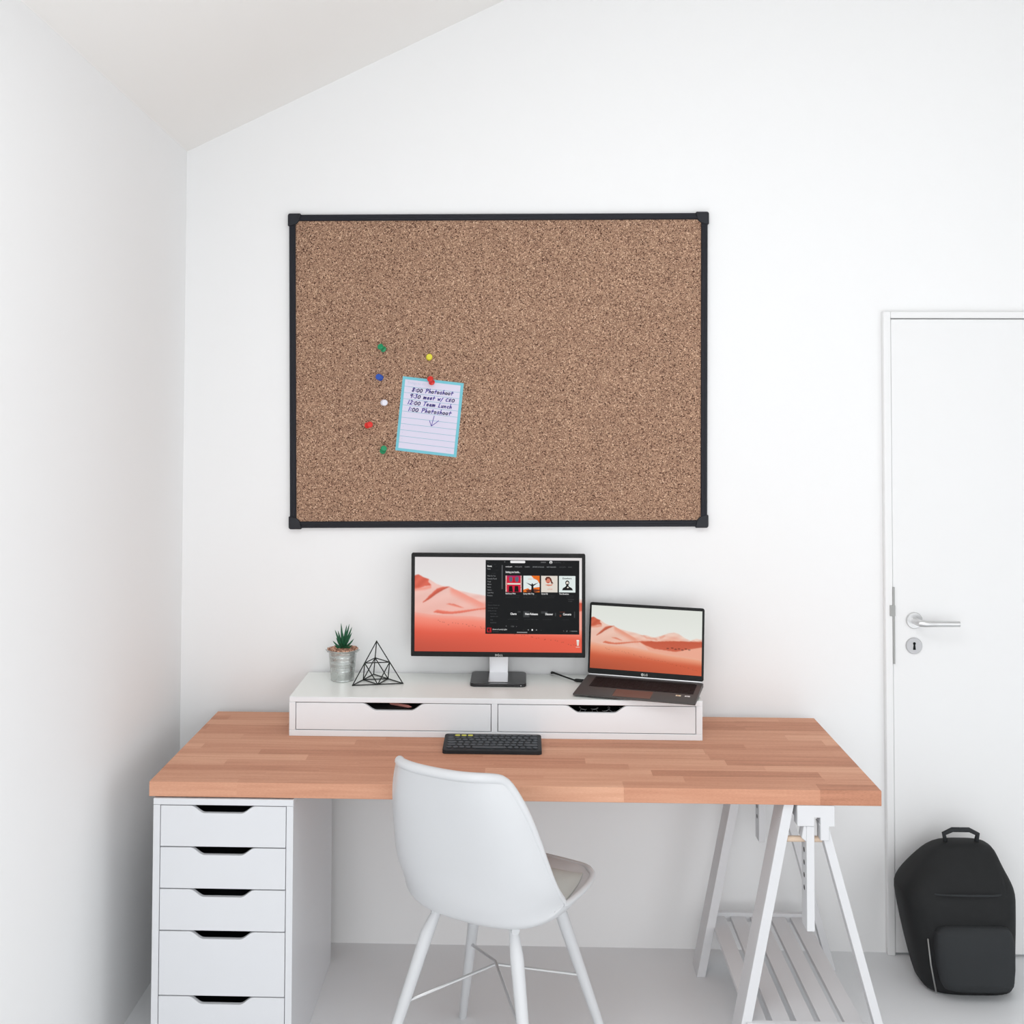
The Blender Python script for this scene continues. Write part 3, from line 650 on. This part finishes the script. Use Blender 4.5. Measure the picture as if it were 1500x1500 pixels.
def emissive_attr():
    m = bpy.data.materials.new('screen_picture'); m.use_nodes = True; nt = m.node_tree; b = nt.nodes['Principled BSDF']
    b.inputs['Base Color'].default_value = (.01, .01, .01, 1); b.inputs['Roughness'].default_value = .5; b.inputs['Specular IOR Level'].default_value = .08
    a = nt.nodes.new('ShaderNodeAttribute'); a.attribute_name = 'picture'; nt.links.new(a.outputs['Color'], b.inputs['Emission Color']); b.inputs['Emission Strength'].default_value = 1
    return m
M_pic = emissive_attr()
def picture(name, parent, pt, nx, nyy, pal):
    """screen surface: pt(u,v)->local 3D"""
    us = np.linspace(0, 1, nx); vs_ = np.linspace(0, 1, nyy); U, V = np.meshgrid(us, vs_)
    img = dunes(U, V, pal)/255; L_ = np.where(img <= .04045, img/12.92, ((img+.055)/1.055)**2.4)
    o00, o10, o01 = (np.array(pt(*q)) for q in ((0, 0), (1, 0), (0, 1)))
    P_ = o00+(o10-o00)*U[..., None]+(o01-o00)*V[..., None]
    me = bpy.data.meshes.new(name); k = np.arange(nx*nyy).reshape(nyy, nx)
    fs = np.stack([k[:-1, :-1], k[1:, :-1], k[1:, 1:], k[:-1, 1:]], -1).reshape(-1, 4).tolist()
    me.from_pydata(P_.reshape(-1, 3).tolist(), [], fs); me.materials.append(M_pic)
    ca = me.color_attributes.new('picture', 'FLOAT_COLOR', 'POINT'); ca.data.foreach_set('color', np.concatenate([L_.reshape(-1, 3), np.ones((nx*nyy, 1))], 1).ravel().astype(np.float32))
    o = bpy.data.objects.new(name, me); COL.objects.link(o); o.parent = parent; return o

# ---------------- monitor ----------------
MY = .585; mo = (.8826, .61, T)
mon = thing('monitor', 'black desktop monitor showing desert dunes and a dark music window', 'monitor', mo)
mx0, mx1, mz0, mz1 = .6118, 1.1502, .9266, 1.2440
sx0, sx1, sz0, sz1 = .6234, 1.1391, .9430, 1.2330
m = MB(); m.box(mx0, mx1, MY, MY+.022, mz0, mz1, M_black); m.box(mx0+.08, mx1-.08, MY+.022, MY+.045, mz0+.04, mz1-.05, M_black)
m.box(.80, .964, MY+.045, MY+.085, mz0+.02, 1.06, M_black)
child(m, 'monitor_housing', mon, mo, bevel=.0045, seg=3)
m = MB()   # raised bezel
for a in ((mx0+.0015, sx0, mz0+.0015, mz1-.0015), (sx1, mx1-.0015, mz0+.0015, mz1-.0015), (sx0, sx1, mz0+.0015, sz0), (sx0, sx1, sz1, mz1-.0015)): m.box(a[0], a[1], MY-.0022, MY+.001, a[2], a[3], M_black)
bez = child(m, 'bezel', mon, mo)
PALM = [(226, 221, 221), (236, 236, 234), (238, 206, 198), (244, 164, 148), (242, 136, 116), (208, 88, 68), (246, 142, 122), (232, 96, 74)]
scr = picture('screen', mon, lambda u, v: (sx0+(sx1-sx0)*u-mo[0], MY-.0006-mo[1], sz1+(sz0-sz1)*v-mo[2]), 420, 236, PALM)
EM = lambda n, c: mat('ui_'+n, c, .6, spec=.08, emit=c)
E_bg = EM('charcoal', (22, 24, 26)); E_w = EM('white', (244, 244, 244)); E_g = EM('grey', (150, 152, 154)); E_d = EM('dim', (84, 86, 88)); E_dd = EM('dimmer', (58, 60, 62))
E_red = EM('red', (208, 28, 60)); E_or = EM('orange', (232, 112, 30)); E_cream = EM('cream', (226, 218, 208)); E_ice = EM('ice', (226, 236, 234)); E_blk = EM('black', (22, 20, 20)); E_br = EM('brown', (100, 50, 36)); E_coral = EM('coral', (214, 130, 108)); E_teal = EM('slate', (90, 98, 120)); E_mag = EM('magenta', (176, 40, 96)); E_crim = EM('crimson', (176, 24, 34))
def U2(x, y, d):   # zoomed crop pixels -> monitor local
    ix = 700+x/9.375; iy = 810+y/9.375
    return (sx0+(ix-607.3)/(852.6-607.3)*(sx1-sx0)-mo[0], MY-.0006-d-mo[1], sz1-(iy-816.4)/(954.8-816.4)*(sz1-sz0)-mo[2])
ui = MB()
def R_(x0, y0, x1, y1, mt, d=.0006): ui.add([U2(x0, y0, d), U2(x1, y0, d), U2(x1, y1, d), U2(x0, y1, d)], [(0, 1, 2, 3)], mt)
def PG(pts, mt, d=.0008): ui.add([U2(x, y, d) for x, y in pts], [tuple(range(len(pts)))], mt)
def EL(cx, cy, rx, ry, mt, d=.0008): PG([(cx+rx*math.cos(a*PI/8), cy+ry*math.sin(a*PI/8)) for a in range(16)], mt, d)
def TX(s_, x, y, size, mt, x1=None, bold=0, d=.001):
    vs, fs = text_geo(s_, 1, bold); wd = max(v[0] for v in vs); sc = size*1.38; kx = sc if x1 is None else (x1-x)/wd
    ui.add([U2(x+v[0]*kx, y-v[1]*sc, d) for v in vs], fs, mt)
R_(107, 96, 1396, 1110, E_bg, .0003)
PG([(455, 104), (645, 104), (656, 120), (645, 136), (455, 136), (444, 120)], E_w)
TX('...', 132, 128, 16, E_g); TX('<', 362, 130, 20, E_g); TX('UPGRADE', 865, 130, 16, E_g, 935); TX('Gabrielle Henry', 1040, 130, 16, E_d, 1145)
EL(1005, 122, 20, 20, E_w); EL(1005, 116, 7, 7, E_bg, .001); EL(1005, 132, 11, 7, E_bg, .001); TX('v', 1178, 130, 16, E_d)
TX('Browse', 132, 190, 24, E_w, 192, .02); TX('Radio', 132, 228, 20, E_g, 178)
TX('YOUR LIBRARY', 180, 288, 12, E_dd, 245)
for i, (s_, x1) in enumerate((('Made For You', 245), ('Recently Played', 260), ('Songs', 180), ('Albums', 188), ('Artists', 182), ('Stations', 192), ('Local Files', 215), ('Podcasts', 202))): TX(s_, 132, 322+i*38.5, 18, E_g, x1)
TX('PLAYLISTS', 140, 685, 12, E_dd, 200)
for i, (s_, x1) in enumerate((('Discover Weekly mix', 300), ('Late night focus', 275), ('Sunday morning', 255), ('Road songs', 255), ('Quiet rain', 280), ('Running', 210), ('Summer', 260))): TX(s_, 140 if i < 3 else 175, 722+i*38.5 + (8 if i > 4 else 0), 14, E_d, x1)
R_(328, 165, 343, 495, E_d)
for s_, x0, x1, mt in (('OVERVIEW', 382, 475, E_w), ('PODCASTS', 512, 608, E_g), ('CHARTS', 645, 715, E_g), ('GENRES & MOODS', 752, 912, E_g), ('NEW RELEASES', 947, 1075, E_g), ('CONCERTS', 1118, 1210, E_d), ('MORE', 1242, 1292, E_d)): TX(s_, x0, 195, 17, mt, x1)
TX('Setting you hustle...', 382, 271, 26, E_w, 582, .02)
# four cover pictures (plain stand-ins)
R_(383, 308, 604, 534, E_red); R_(383, 308, 398, 534, E_cream); R_(590, 308, 604, 534, E_cream); R_(400, 308, 588, 330, E_mag, .0008)
EL(455, 355, 24, 40, E_teal); EL(538, 355, 26, 42, E_teal); R_(405, 410, 588, 432, E_cream, .001); PG([(430, 450), (475, 450), (485, 530), (425, 530)], E_blk); PG([(510, 450), (555, 450), (565, 530), (505, 530)], E_blk); R_(487, 340, 505, 400, E_crim, .001)
R_(628, 308, 851, 534, E_ice); PG([(735, 308), (851, 308), (851, 420), (820, 370), (770, 345)], E_or); PG([(628, 500), (690, 480), (720, 500), (780, 470), (851, 462), (851, 534), (628, 534)], E_or)
PG([(735, 534), (738, 450), (660, 400), (742, 430), (750, 412), (758, 430), (835, 400), (765, 450), (772, 534)], E_blk, .001); EL(750, 425, 10, 13, E_blk, .0012); PG([(660, 512), (700, 495), (735, 505), (780, 490), (851, 500), (851, 515), (780, 534), (680, 534)], E_br, .0009); TX('sunny', 690, 360, 22, E_coral, 745); TX('hills', 755, 360, 22, E_coral, 800)
R_(872, 308, 1097, 534, E_cream); EL(968, 365, 38, 46, E_coral); PG([(925, 350), (945, 322), (985, 320), (1010, 345), (1022, 385), (1040, 410), (1010, 415), (1003, 380), (985, 345), (955, 345), (945, 372), (932, 368)], E_br, .001); EL(968, 398, 12, 5, E_crim, .001); PG([(925, 432), (960, 425), (1005, 428), (1035, 415), (1020, 440), (970, 448)], E_coral, .001); TX('echoes', 960, 500, 26, E_coral, 1025)
R_(1117, 308, 1342, 534, E_ice); TX('Elsewhere', 1165, 352, 24, E_blk, 1290, .02); EL(1231, 402, 28, 34, E_blk); EL(1231, 408, 18, 24, E_cream, .001); PG([(1214, 415), (1248, 415), (1246, 440), (1231, 450), (1216, 440)], E_blk, .0012)
PG([(1160, 505), (1170, 475), (1205, 455), (1215, 440), (1248, 440), (1258, 455), (1295, 475), (1308, 505)], E_blk, .0009); EL(1238, 465, 12, 10, E_cream, .001)
for s_, x0, x1 in (('Red Doors Wide', 383, 520), ('Sunny Hills Trip', 628, 775), ('Echoes Fall', 876, 962), ('Then Elsewhere', 1120, 1250)): TX(s_, x0, 564, 20, E_w, x1, .015)
for x0, x1 in ((383, 580), (628, 815), (878, 1060), (1220, 1322)):
    TX('soft songs for a slow afternoon', x0, 588, 14, E_dd, x1); TX('and easy tunes for work', x0, 612, 14, E_dd, x1-10); 
TX('more music', 1240, 636, 14, E_d, 1325); TX('to play', 1245, 660, 14, E_d, 1300)
for s_, x0, x1, mt in (('Charts', 450, 535, E_w), ('New Releases', 652, 828, E_w), ('Discover', 930, 1035, E_w), ('Concerts', 1172, 1285, E_w)): TX(s_, x0, 846, 30, mt, x1, .025)
R_(628, 795, 712, 878, E_dd); R_(872, 795, 962, 825, E_dd); R_(1322, 795, 1338, 880, E_dd); R_(1125, 800, 1200, 806, E_br); R_(1125, 840, 1150, 868, E_br); R_(550, 795, 590, 815, E_dd); R_(1060, 815, 1078, 860, E_dd)
for x0, x1 in ((415, 555), (640, 835), (895, 1015), (1165, 1250)): TX('top tracks of this week', x0, 912, 14, E_dd, x1)
TX('+', 384, 1012, 22, E_g); TX('1 2 3', 458, 1012, 16, E_g, 500); TX('v', 530, 1012, 16, E_g)
R_(130, 1025, 190, 1090, E_crim); PG([(140, 1035), (175, 1040), (160, 1060), (178, 1080), (145, 1075)], E_blk, .0009)
TX('Ocean of Lonely Lights', 205, 1055, 18, E_w, 405); TX('quiet artist', 205, 1084, 15, E_d, 290)
R_(540, 1080, 682, 1092, E_g); R_(742, 1040, 760, 1062, E_w)
PG([(684, 1051), (704, 1041), (704, 1061)], E_g); PG([(822, 1051), (802, 1041), (802, 1061)], E_g); TX('x', 622, 1060, 16, E_d); TX('o', 866, 1060, 16, E_d)
TX('=', 1175, 1070, 18, E_g); TX('#', 1218, 1070, 20, E_g); TX('<', 1262, 1070, 18, E_g); R_(1285, 1060, 1368, 1066, E_g)
# bin icon in the screen corner
PG([(1358, 1190), (1395, 1190), (1388, 1262), (1365, 1262)], E_cream, .0006); EL(1376, 1190, 20, 8, E_w, .0008); R_(1350, 1278, 1402, 1284, E_cream)
u_ = ui.build('music_window'); u_.parent = scr; u_['label'] = 'dark music player window'
# maker's mark on the bezel
def logo(mm, s_, pt, cxy, wd, mt, bold=.03):
    vs, fs = text_geo(s_, 1, bold); x0 = min(v[0] for v in vs); x1 = max(v[0] for v in vs); y0 = min(v[1] for v in vs); y1 = max(v[1] for v in vs); k = wd/(x1-x0)
    mm.add([pt(cxy[0]+(v[0]-(x0+x1)/2)*k, cxy[1]+(v[1]-(y0+y1)/2)*k) for v in vs], fs, mt)
M_logo = mat('silver_print', (205, 205, 200), .4, spec=.4)
m = MB(); lp = lambda x, z: (x-mo[0], MY-.0026-mo[1], z-mo[2])
logo(m, 'D', lp, (.8757, .9337), .0058, M_logo)
# tilted E of the mark
ec = Vector((.8826, .9337)); rot = Matrix.Rotation(math.radians(32), 2)
for (a0, b0, a1, b1) in ((-.0028, -.0032, -.0016, .0032), (-.0028, .0021, .0029, .0032), (-.0028, -.0006, .0026, .0005), (-.0028, -.0032, .0029, -.0021)):
    c = [ec+rot@Vector(p) for p in ((a0, b0), (a1, b0), (a1, b1), (a0, b1))]; m.add([lp(*p) for p in c], [(0, 1, 2, 3)], M_logo)
logo(m, 'L', lp, (.8893, .9337), .0040, M_logo); logo(m, 'L', lp, (.8945, .9337), .0040, M_logo)
b = m.build('maker_logo'); b.parent = bez; b['label'] = 'small silver lettering'
# stand
def rrect(x0, x1, y0, y1, r, n=6):
    pts = []
    for cx, cy, a0 in ((x1-r, y0+r, -90), (x1-r, y1-r, 0), (x0+r, y1-r, 90), (x0+r, y0+r, 180)):
        for i in range(n+1): a = math.radians(a0+90*i/n); pts.append((cx+r*math.cos(a), cy+r*math.sin(a)))
    return pts
m = MB(); m.prism([(x, y, T) for x, y in rrect(.7975, .9685, .5215, .678, .016)], (0, 0, .0095), M_gloss); base = child(m, 'stand_base', mon, mo, bevel=.002)
m = MB(); m.box(.8527, .9122, .545, .668, T+.0096, T+.0115, M_silver); m.box(.8527, .9122, .655, .668, T+.0096, .912, M_silver)
child(m, 'stand_neck', mon, mo, bevel=.0015)
m = MB(); m.box(.8520, .9128, .654, .669, .912, .99, M_black); child(m, 'neck_shadow_band', mon, mo)  # black piece paints the shadow band at the top of the neck
m = MB(); m.lathe([(.0011, 0), (0.0011, .0006)], E_w, 10, (0, -1, 0), (.9520, .5213, T+.005)); child(m, 'status_light', mon, mo)

# ---------------- laptop ----------------
lw, ld, lh, tl = .3554, .2109, .2206, 1.409
lap = thing('laptop', 'open dark grey laptop showing desert dunes on right end of riser', 'laptop', (1.1028, .4214, T), -.2721)
m = MB()
pr = [(0, .0075), (.006, .0035), (ld, .0035), (ld, .016), (.004, .0098)]
m.prism([(0, a, b) for a, b in pr], (lw, 0, 0), M_lapgrey); body = m.build('laptop_base', lap, bevel=.0018)
for a in (.03, lw-.03):
    for b_ in (.07, ld-.02): m2 = MB(); m2.lathe([(.006, 0), (.006, .0036)], M_black, 12, None, (a, b_, 0)); m2.build('rubber_foot', lap)
sl = (.016-.0098)/(ld-.004)
def dk(x, y, h=0): return (x, y, .0098+(y-.004)*sl+h)
m = MB(); m.add([dk(.030, .088, .0004), dk(lw-.022, .088, .0004), dk(lw-.022, ld-.016, .0004), dk(.030, ld-.016, .0004)], [(0, 1, 2, 3)], M_lapkey); kd = m.build('keyboard_deck'); kd.parent = body
km = {}
def key_mesh(name, w_, h_, t_, mt, r):
    mm = MB(); pts = rrect(-w_/2, w_/2, -h_/2, h_/2, r, 4); mm.prism([(x, y, 0) for x, y in pts], (0, 0, t_), mt); o = mm.build(name, bevel=min(.0006, t_*.4), seg=1); return o
kb0 = None; pitch_x = (lw-.058)/16.5
for r_i in range(6):
    ky = .088+.008+r_i*.0168
    x = .034
    while x < lw-.030:
        wk = pitch_x
        if r_i == 0 and .095 < x < .13: wk = pitch_x*5
        if wk not in km:
            o = key_mesh('key', wk-.0025, .0142, .0009, M_lapkey, .002); km[wk] = o
        else:
            o = km[wk].copy(); COL.objects.link(o)
        p = dk(x+wk/2, ky, .0005); o.location = p; o.rotation_euler = (math.atan(sl), 0, 0); o.parent = body; x += wk
m = MB(); m.add([dk(.115, .010, .0004), dk(.225, .010, .0004), dk(.225, .080, .0004), dk(.115, .080, .0004)], [(0, 1, 2, 3)], mat('touchpad', (88, 76, 72), .3, spec=.5)); o = m.build('touchpad'); o.parent = body
for a, c in ((.292, (240, 226, 200)), (.318, (226, 226, 226))):
    m = MB(); m.add([dk(a, .058, .0005), dk(a+.015, .058, .0005), dk(a+.015, .070, .0005), dk(a, .070, .0005)], [(0, 1, 2, 3)], mat('sticker_%d' % c[2], c, .5)); 
    m.add([dk(a+.004, .061, .0006), dk(a+.009, .061, .0006), dk(a+.009, .066, .0006), dk(a+.004, .066, .0006)], [(0, 1, 2, 3)], mat('sticker_mark_%d' % c[2], (200, 120, 50) if c[2] == 200 else (150, 150, 152), .5)); o = m.build('sticker'); o.parent = body
lup = Vector((0, math.cos(tl), math.sin(tl))); lnr = Vector((0, math.sin(tl), -math.cos(tl))); lo = Vector((0, ld, .016))   # lnr points to the back
def lp3(x, h, d): return lo+Vector((x, 0, 0))+lup*h+lnr*d
m = MB(); pts = rrect(0, lw, .004, lh, .007); m.prism([lp3(x, y, 0) for x, y in pts], lnr*.0065, M_black); lid = m.build('lid', lap, bevel=.001)
m = MB(); m.tube([lo+Vector((.004, .003, .0015)), lo+Vector((lw-.004, .003, .0015))], .0035, M_silver, 12); m.build('hinge', lap, smooth='auto')
PALL = [(224, 227, 220), (232, 234, 228), (236, 206, 192), (236, 170, 146), (222, 128, 100), (196, 88, 62), (234, 156, 124), (208, 96, 64)]
ls = picture('screen', lap, lambda u, v: tuple(lp3(.0062+(lw-.0124)*u, lh-.0092-(lh-.0092-.0205)*v, -.0008)), 330, 190, PALL)
m = MB(); lq = lambda x, z: tuple(lp3(x, z, -.0009)); cx_, cz_ = .178, .0115
m.add([lq(cx_-.0075+.0042*math.cos(a*PI/8), cz_+.0042*math.sin(a*PI/8)) for a in range(16)], [tuple(range(16))], M_logo)
for pp in ([(-.0078, .0018), (-.0070, .0018), (-.0070, -.0012), (-.0078, -.0012)], [(-.0078, -.0012), (-.0058, -.0012), (-.0058, -.0019), (-.0078, -.0019)]): m.add([tuple(lp3(cx_+a, cz_+b_, -.0011)) for a, b_ in pp], [(0, 1, 2, 3)], M_black)
logo(m, 'LG', lq, (cx_+.0035, cz_), .0105, M_logo); o = m.build('maker_logo'); o.parent = lid; o['label'] = 'round silver mark and lettering'

# charger cord
def lapw(x, y, z):
    c, s_ = math.cos(-.2721), math.sin(-.2721); return (1.1028+x*c-y*s_, .4214+x*s_+y*c, T+z)
cord = thing('laptop_charger_cord', 'black cord plugged into left side of the laptop', 'cord', (1.09, .64, T))
co = (1.09, .64, T)
m = MB(); P0 = lapw(-.030, .158, .0082); m.tube([(1.0495, .6868, .8545), (1.0498, .6850, .8575), (1.058, .672, .8590), (1.083, .640, .8575), P0], [.0034, .0036, .0030, .0024, .0024], M_black, 8)
child(m, 'cord', cord, co, smooth=True)
m = MB(); m.tube([P0, lapw(-.024, .158, .0082), lapw(-.0005, .158, .0082)], [.0036, .0052, .0052], M_black, 12); child(m, 'plug', cord, co, smooth='auto')

# ---------------- wireless keyboard ----------------
kx0, kx1, ky0, ky1 = .7345, 1.0105, .2465, .3710
kb = thing('wireless_keyboard', 'compact charcoal wireless keyboard with round keys lying on desk', 'keyboard', ((kx0+kx1)/2, ky0, .738))
kc = ((kx0+kx1)/2, ky0, .738); D_ = ky1-ky0
pts = rrect(-(kx1-kx0)/2, (kx1-kx0)/2, 0, D_, .009); zt_ = lambda y: .0105+y/D_*.0085
m = MB(); n = len(pts); m.add([(x, y, 0) for x, y in pts]+[(x, y, zt_(y)) for x, y in pts], [tuple(range(n-1, -1, -1)), tuple(range(n, 2*n))]+[(i, (i+1) % n, n+(i+1) % n, n+i) for i in range(n)], M_kb)
ks = m.build('keyboard_body', kb, bevel=.0015)
KM = {}
def put_key(x, y, wk, mt, hk=.0135):
    key = (round(wk, 4), mt.name, hk)
    if key not in KM: o = key_mesh('key', wk, hk, .0022, mt, min(.0062, hk/2-.0003)); KM[key] = o
    else: o = KM[key].copy(); COL.objects.link(o)
    o.location = (x, y, zt_(y)+.0001); o.rotation_euler = (math.atan(.0085/D_), 0, 0); o.parent = ks
hw = (kx1-kx0)/2-.009
rows = [(.0215, [1, 1, 1, 1, 5.6, 1, 1, 1, 1, 1]), (.0395, [1.45]+[1]*10+[2.2]), (.0572, [1.6]+[1]*11+[1.1]), (.0750, [1.3]+[1]*12+[.9]), (.0925, [1.1]+[1]*12+[1.4]), (.1085, [1]*14)]
for ri, (y, ws) in enumerate(rows):
    tot = sum(ws); x = -hw
    for i, w_ in enumerate(ws):
        ww = w_/tot*2*hw; mt = M_yellow if (ri == 5 and i in (1, 2, 3)) else M_key
        put_key(x+ww/2, y, ww-.0038, mt, .0135 if ri < 5 else .0085); x += ww

# ---------------- plant in tin bucket ----------------
pc = (.4000, .590, T)
plant = thing('potted_succulent', 'small spiky green agave in a galvanised tin bucket on the riser', 'potted plant', pc)
m = MB(); prof = [(0, 0), (.0345, 0), (.0365, .002), (.0355, .005)]
for i in range(41):
    t = i/40; prof.append((.0360+.0075*t+(.0005*math.sin(i*PI*.9) if 8 < i < 36 else 0), .006+.084*t))
prof += [(.0450, .091), (.0482, .0925), (.0488, .0945), (.0475, .0955), (.0455, .0935), (.0430, .088), (.0410, .080), (0, .080)]
m.lathe(prof, M_tin, 48); pot = m.build('tin_bucket', plant, smooth='auto')
for sx in (-1, 1):
    m = MB(); m.tube([(sx*.0445, -.006, .086), (sx*.052, 0, .0925), (sx*.0455, .006, .088)], .0016, M_tin, 8); m.build('bucket_ear').parent = pot
m = MB(); m.lathe([(0, .0955), (.02, .0955), (.036, .0945), (.044, .0930), (.044, .090)], M_gravel, 32)
gr = m.build('gravel', plant); gr['kind'] = 'stuff'
m = MB(); ico = bmesh.new(); bmesh.ops.create_icosphere(ico, subdivisions=1, radius=1); iv = [v.co.copy() for v in ico.verts]; iff = [tuple(v.index for v in f.verts) for f in ico.faces]; ico.free()
vs0 = list(m.v)
for i in range(420):
    r_ = .0465*math.sqrt(random.random()); a = random.random()*2*PI; h = .0962-.0010*(r_/.0465)**2; s_ = random.uniform(.0015, .0027)
    rt = Matrix.Rotation(random.random()*6, 3, 'Z') @ Matrix.Rotation(random.random()*6, 3, 'X')
    m.add([tuple(Vector((r_*math.cos(a), r_*math.sin(a), h+random.uniform(0, .0015)))+rt@Vector((v.x*s_*1.3, v.y*s_, v.z*s_*.8))) for v in iv], iff, M_gravel)
pb = m.build('pebbles', plant); pb['kind'] = 'stuff'
m = MB()
def agave(dx, dz, dy, wd=.0050, zb=.0955):
    tip = Vector((dx, dy, dz)); L_ = tip.length; d0 = Vector((dx, dy, 0)); d0 = d0.normalized() if d0.length > 1e-5 else Vector((0, -1, 0)); side = Vector((-d0.y, d0.x, 0)).lerp(Vector((1, 0, 0)), .0)
    side = tip.cross(Vector((-.1, 1, .2))).normalized()*(1 if abs(dy) < .02 else 1); n = 9; vs = []; nr_ = tip.cross(side).normalized()
    for i in range(n+1):
        t = i/n; p = Vector((0, 0, zb))+tip*t+Vector((0, 0, -.10*L_*math.sin(PI*t)*min(1, abs(dx)/(dz+.01))))
        wv = wd*(.75+.9*t)*(1-t)**.8+.0001; th_ = wv*.32
        vs += [p-side*wv, p+nr_*th_, p+side*wv, p-nr_*th_*.4]
    fs = [(4*i+j, 4*i+(j+1) % 4, 4*i+4+(j+1) % 4, 4*i+4+j) for i in range(n) for j in range(4)]+[(3, 2, 1, 0)]; m.add(vs, fs, M_leaf)
for dx, dz, dy in ((-.0063, .078, .004), (.019, .075, .008), (-.0236, .059, -.006), (.0095, .070, .016), (.028, .067, .004), (.030, .053, -.010), (-.0306, .025, -.004), (.0347, .031, .0), (.033, .015, -.014), (.003, .052, -.016), (-.0126, .043, -.018), (.016, .040, -.020), (-.024, .03, .02), (.01, .03, .028), (-.018, .052, .016), (-.022, .014, -.018), (.018, .016, -.024), (-.002, .024, -.026)): agave(dx, dz, dy)
m.build('agave', plant, smooth='auto')

# ---------------- wire pyramid ----------------
A_ = Vector((.4425, .5165, T+.0022)); B_ = Vector((.5920, .5462, T+.0022)); C_ = Vector((.4880, .6540, T+.0022)); Ap = (A_+B_+C_)/3; Ap.z = T+.1235
m = MB(); r_ = .00165; mid = lambda p, q: (p+q)/2
mids = {'AB': mid(A_, B_), 'BC': mid(B_, C_), 'CA': mid(C_, A_), 'AP': mid(A_, Ap), 'BP': mid(B_, Ap), 'CP': mid(C_, Ap)}
eds = [(A_, B_), (B_, C_), (C_, A_), (A_, Ap), (B_, Ap), (C_, Ap)]
for a, b in (('AB', 'BC'), ('BC', 'CA'), ('CA', 'AB'), ('AP', 'BP'), ('BP', 'CP'), ('CP', 'AP'), ('AB', 'AP'), ('AB', 'BP'), ('BC', 'BP'), ('BC', 'CP'), ('CA', 'CP'), ('CA', 'AP')): eds.append((mids[a], mids[b]))
for a, b in eds: m.tube([a, b], r_, M_wire, 8)
for p in [A_, B_, C_, Ap]+list(mids.values()): m.lathe([(0, -.0021), (.0015, -.0015), (.0021, 0), (.0015, .0015), (0, .0021)], M_wire, 8, None, p)
tag(m.build('wire_pyramid', smooth='auto', loc=tuple((A_+B_+C_)/3)), 'black geometric wire pyramid ornament beside the tin bucket on the riser', 'ornament')

# ---------------- backpack ----------------
bp = thing('backpack', 'black backpack standing on the floor in front of the white door', 'backpack', (2.245, .515, 0))
def loft(rings, mt, par, name, **k):   # rings: (z, cx, hx, hy, cy)
    mm = MB(); n = 36; vs = []; fs = []
    for z, cx, hx_, hy_, cy in rings:
        for j in range(n):
            a = 2*PI*j/n; c, s_ = math.cos(a), math.sin(a); e = .62
            vs.append((cx+hx_*math.copysign(abs(c)**e, c), cy+hy_*math.copysign(abs(s_)**e, s_), z))
    for i in range(len(rings)-1):
        for j in range(n): fs.append((i*n+j, i*n+(j+1) % n, (i+1)*n+(j+1) % n, (i+1)*n+j))
    fs += [tuple(range(n-1, -1, -1)), tuple((len(rings)-1)*n+j for j in range(n))]
    mm.add(vs, fs, mt); return mm.build(name, par, **k)
loft([(0, .02, .125, .075, 0), (.01, .018, .135, .085, 0), (.08, .008, .145, .095, 0), (.18, -.002, .158, .1, 0), (.25, -.008, .165, .098, 0), (.28, -.008, .168, .095, 0.005), (.305, -.004, .158, .088, .012), (.335, .004, .135, .078, .02), (.36, .012, .116, .066, .025), (.385, .022, .098, .05, .03), (.40, .03, .075, .035, .033), (.405, .03, .04, .02, .033)], M_bag, bp, 'bag_body', smooth='auto', sub=1)
loft([(.03, .02, .09, .02, -.095), (.04, .018, .105, .03, -.095), (.15, .01, .115, .036, -.098), (.2, .008, .11, .03, -.096), (.215, .008, .095, .015, -.092)], M_bag2, bp, 'front_pocket', smooth='auto', sub=1)
m = MB(); m.tube([(-.15+.3*t, -.0+.0-.085*(1-abs(2*t-1)**4)-.01*(1-abs(2*t-1)), .285+.012*math.sin(t*PI)) for t in np.linspace(0, 1, 25)], .003, M_bag2, 6); m.build('zipper', bp, smooth=True)
m = MB(); m.tube([(-.02, .03, .40), (-.025, .03, .425), (0, .03, .437), (.05, .03, .437), (.075, .03, .425), (.07, .03, .40)], .007, M_bag2, 8); m.build('top_handle', bp, smooth=True)
m = MB(); m.tube([(-.118, -.088, .17), (-.112, -.094, .10), (-.098, -.096, .02)], .0022, M_strike, 6); m.build('reflective_piping', bp, smooth=True)
m = MB(); m.box(-.092, -.084, -.116, -.112, .115, .135, M_steel); m.build('zip_pull', bp, bevel=.001)
for sx in (-1, 1):
    m = MB(); m.tube([(sx*.06, .09, .34), (sx*.075, .125, .26), (sx*.08, .12, .14), (sx*.09, .09, .04)], [.008, .012, .01, .005], M_bag2, 8); m.build('shoulder_strap', bp, smooth=True)
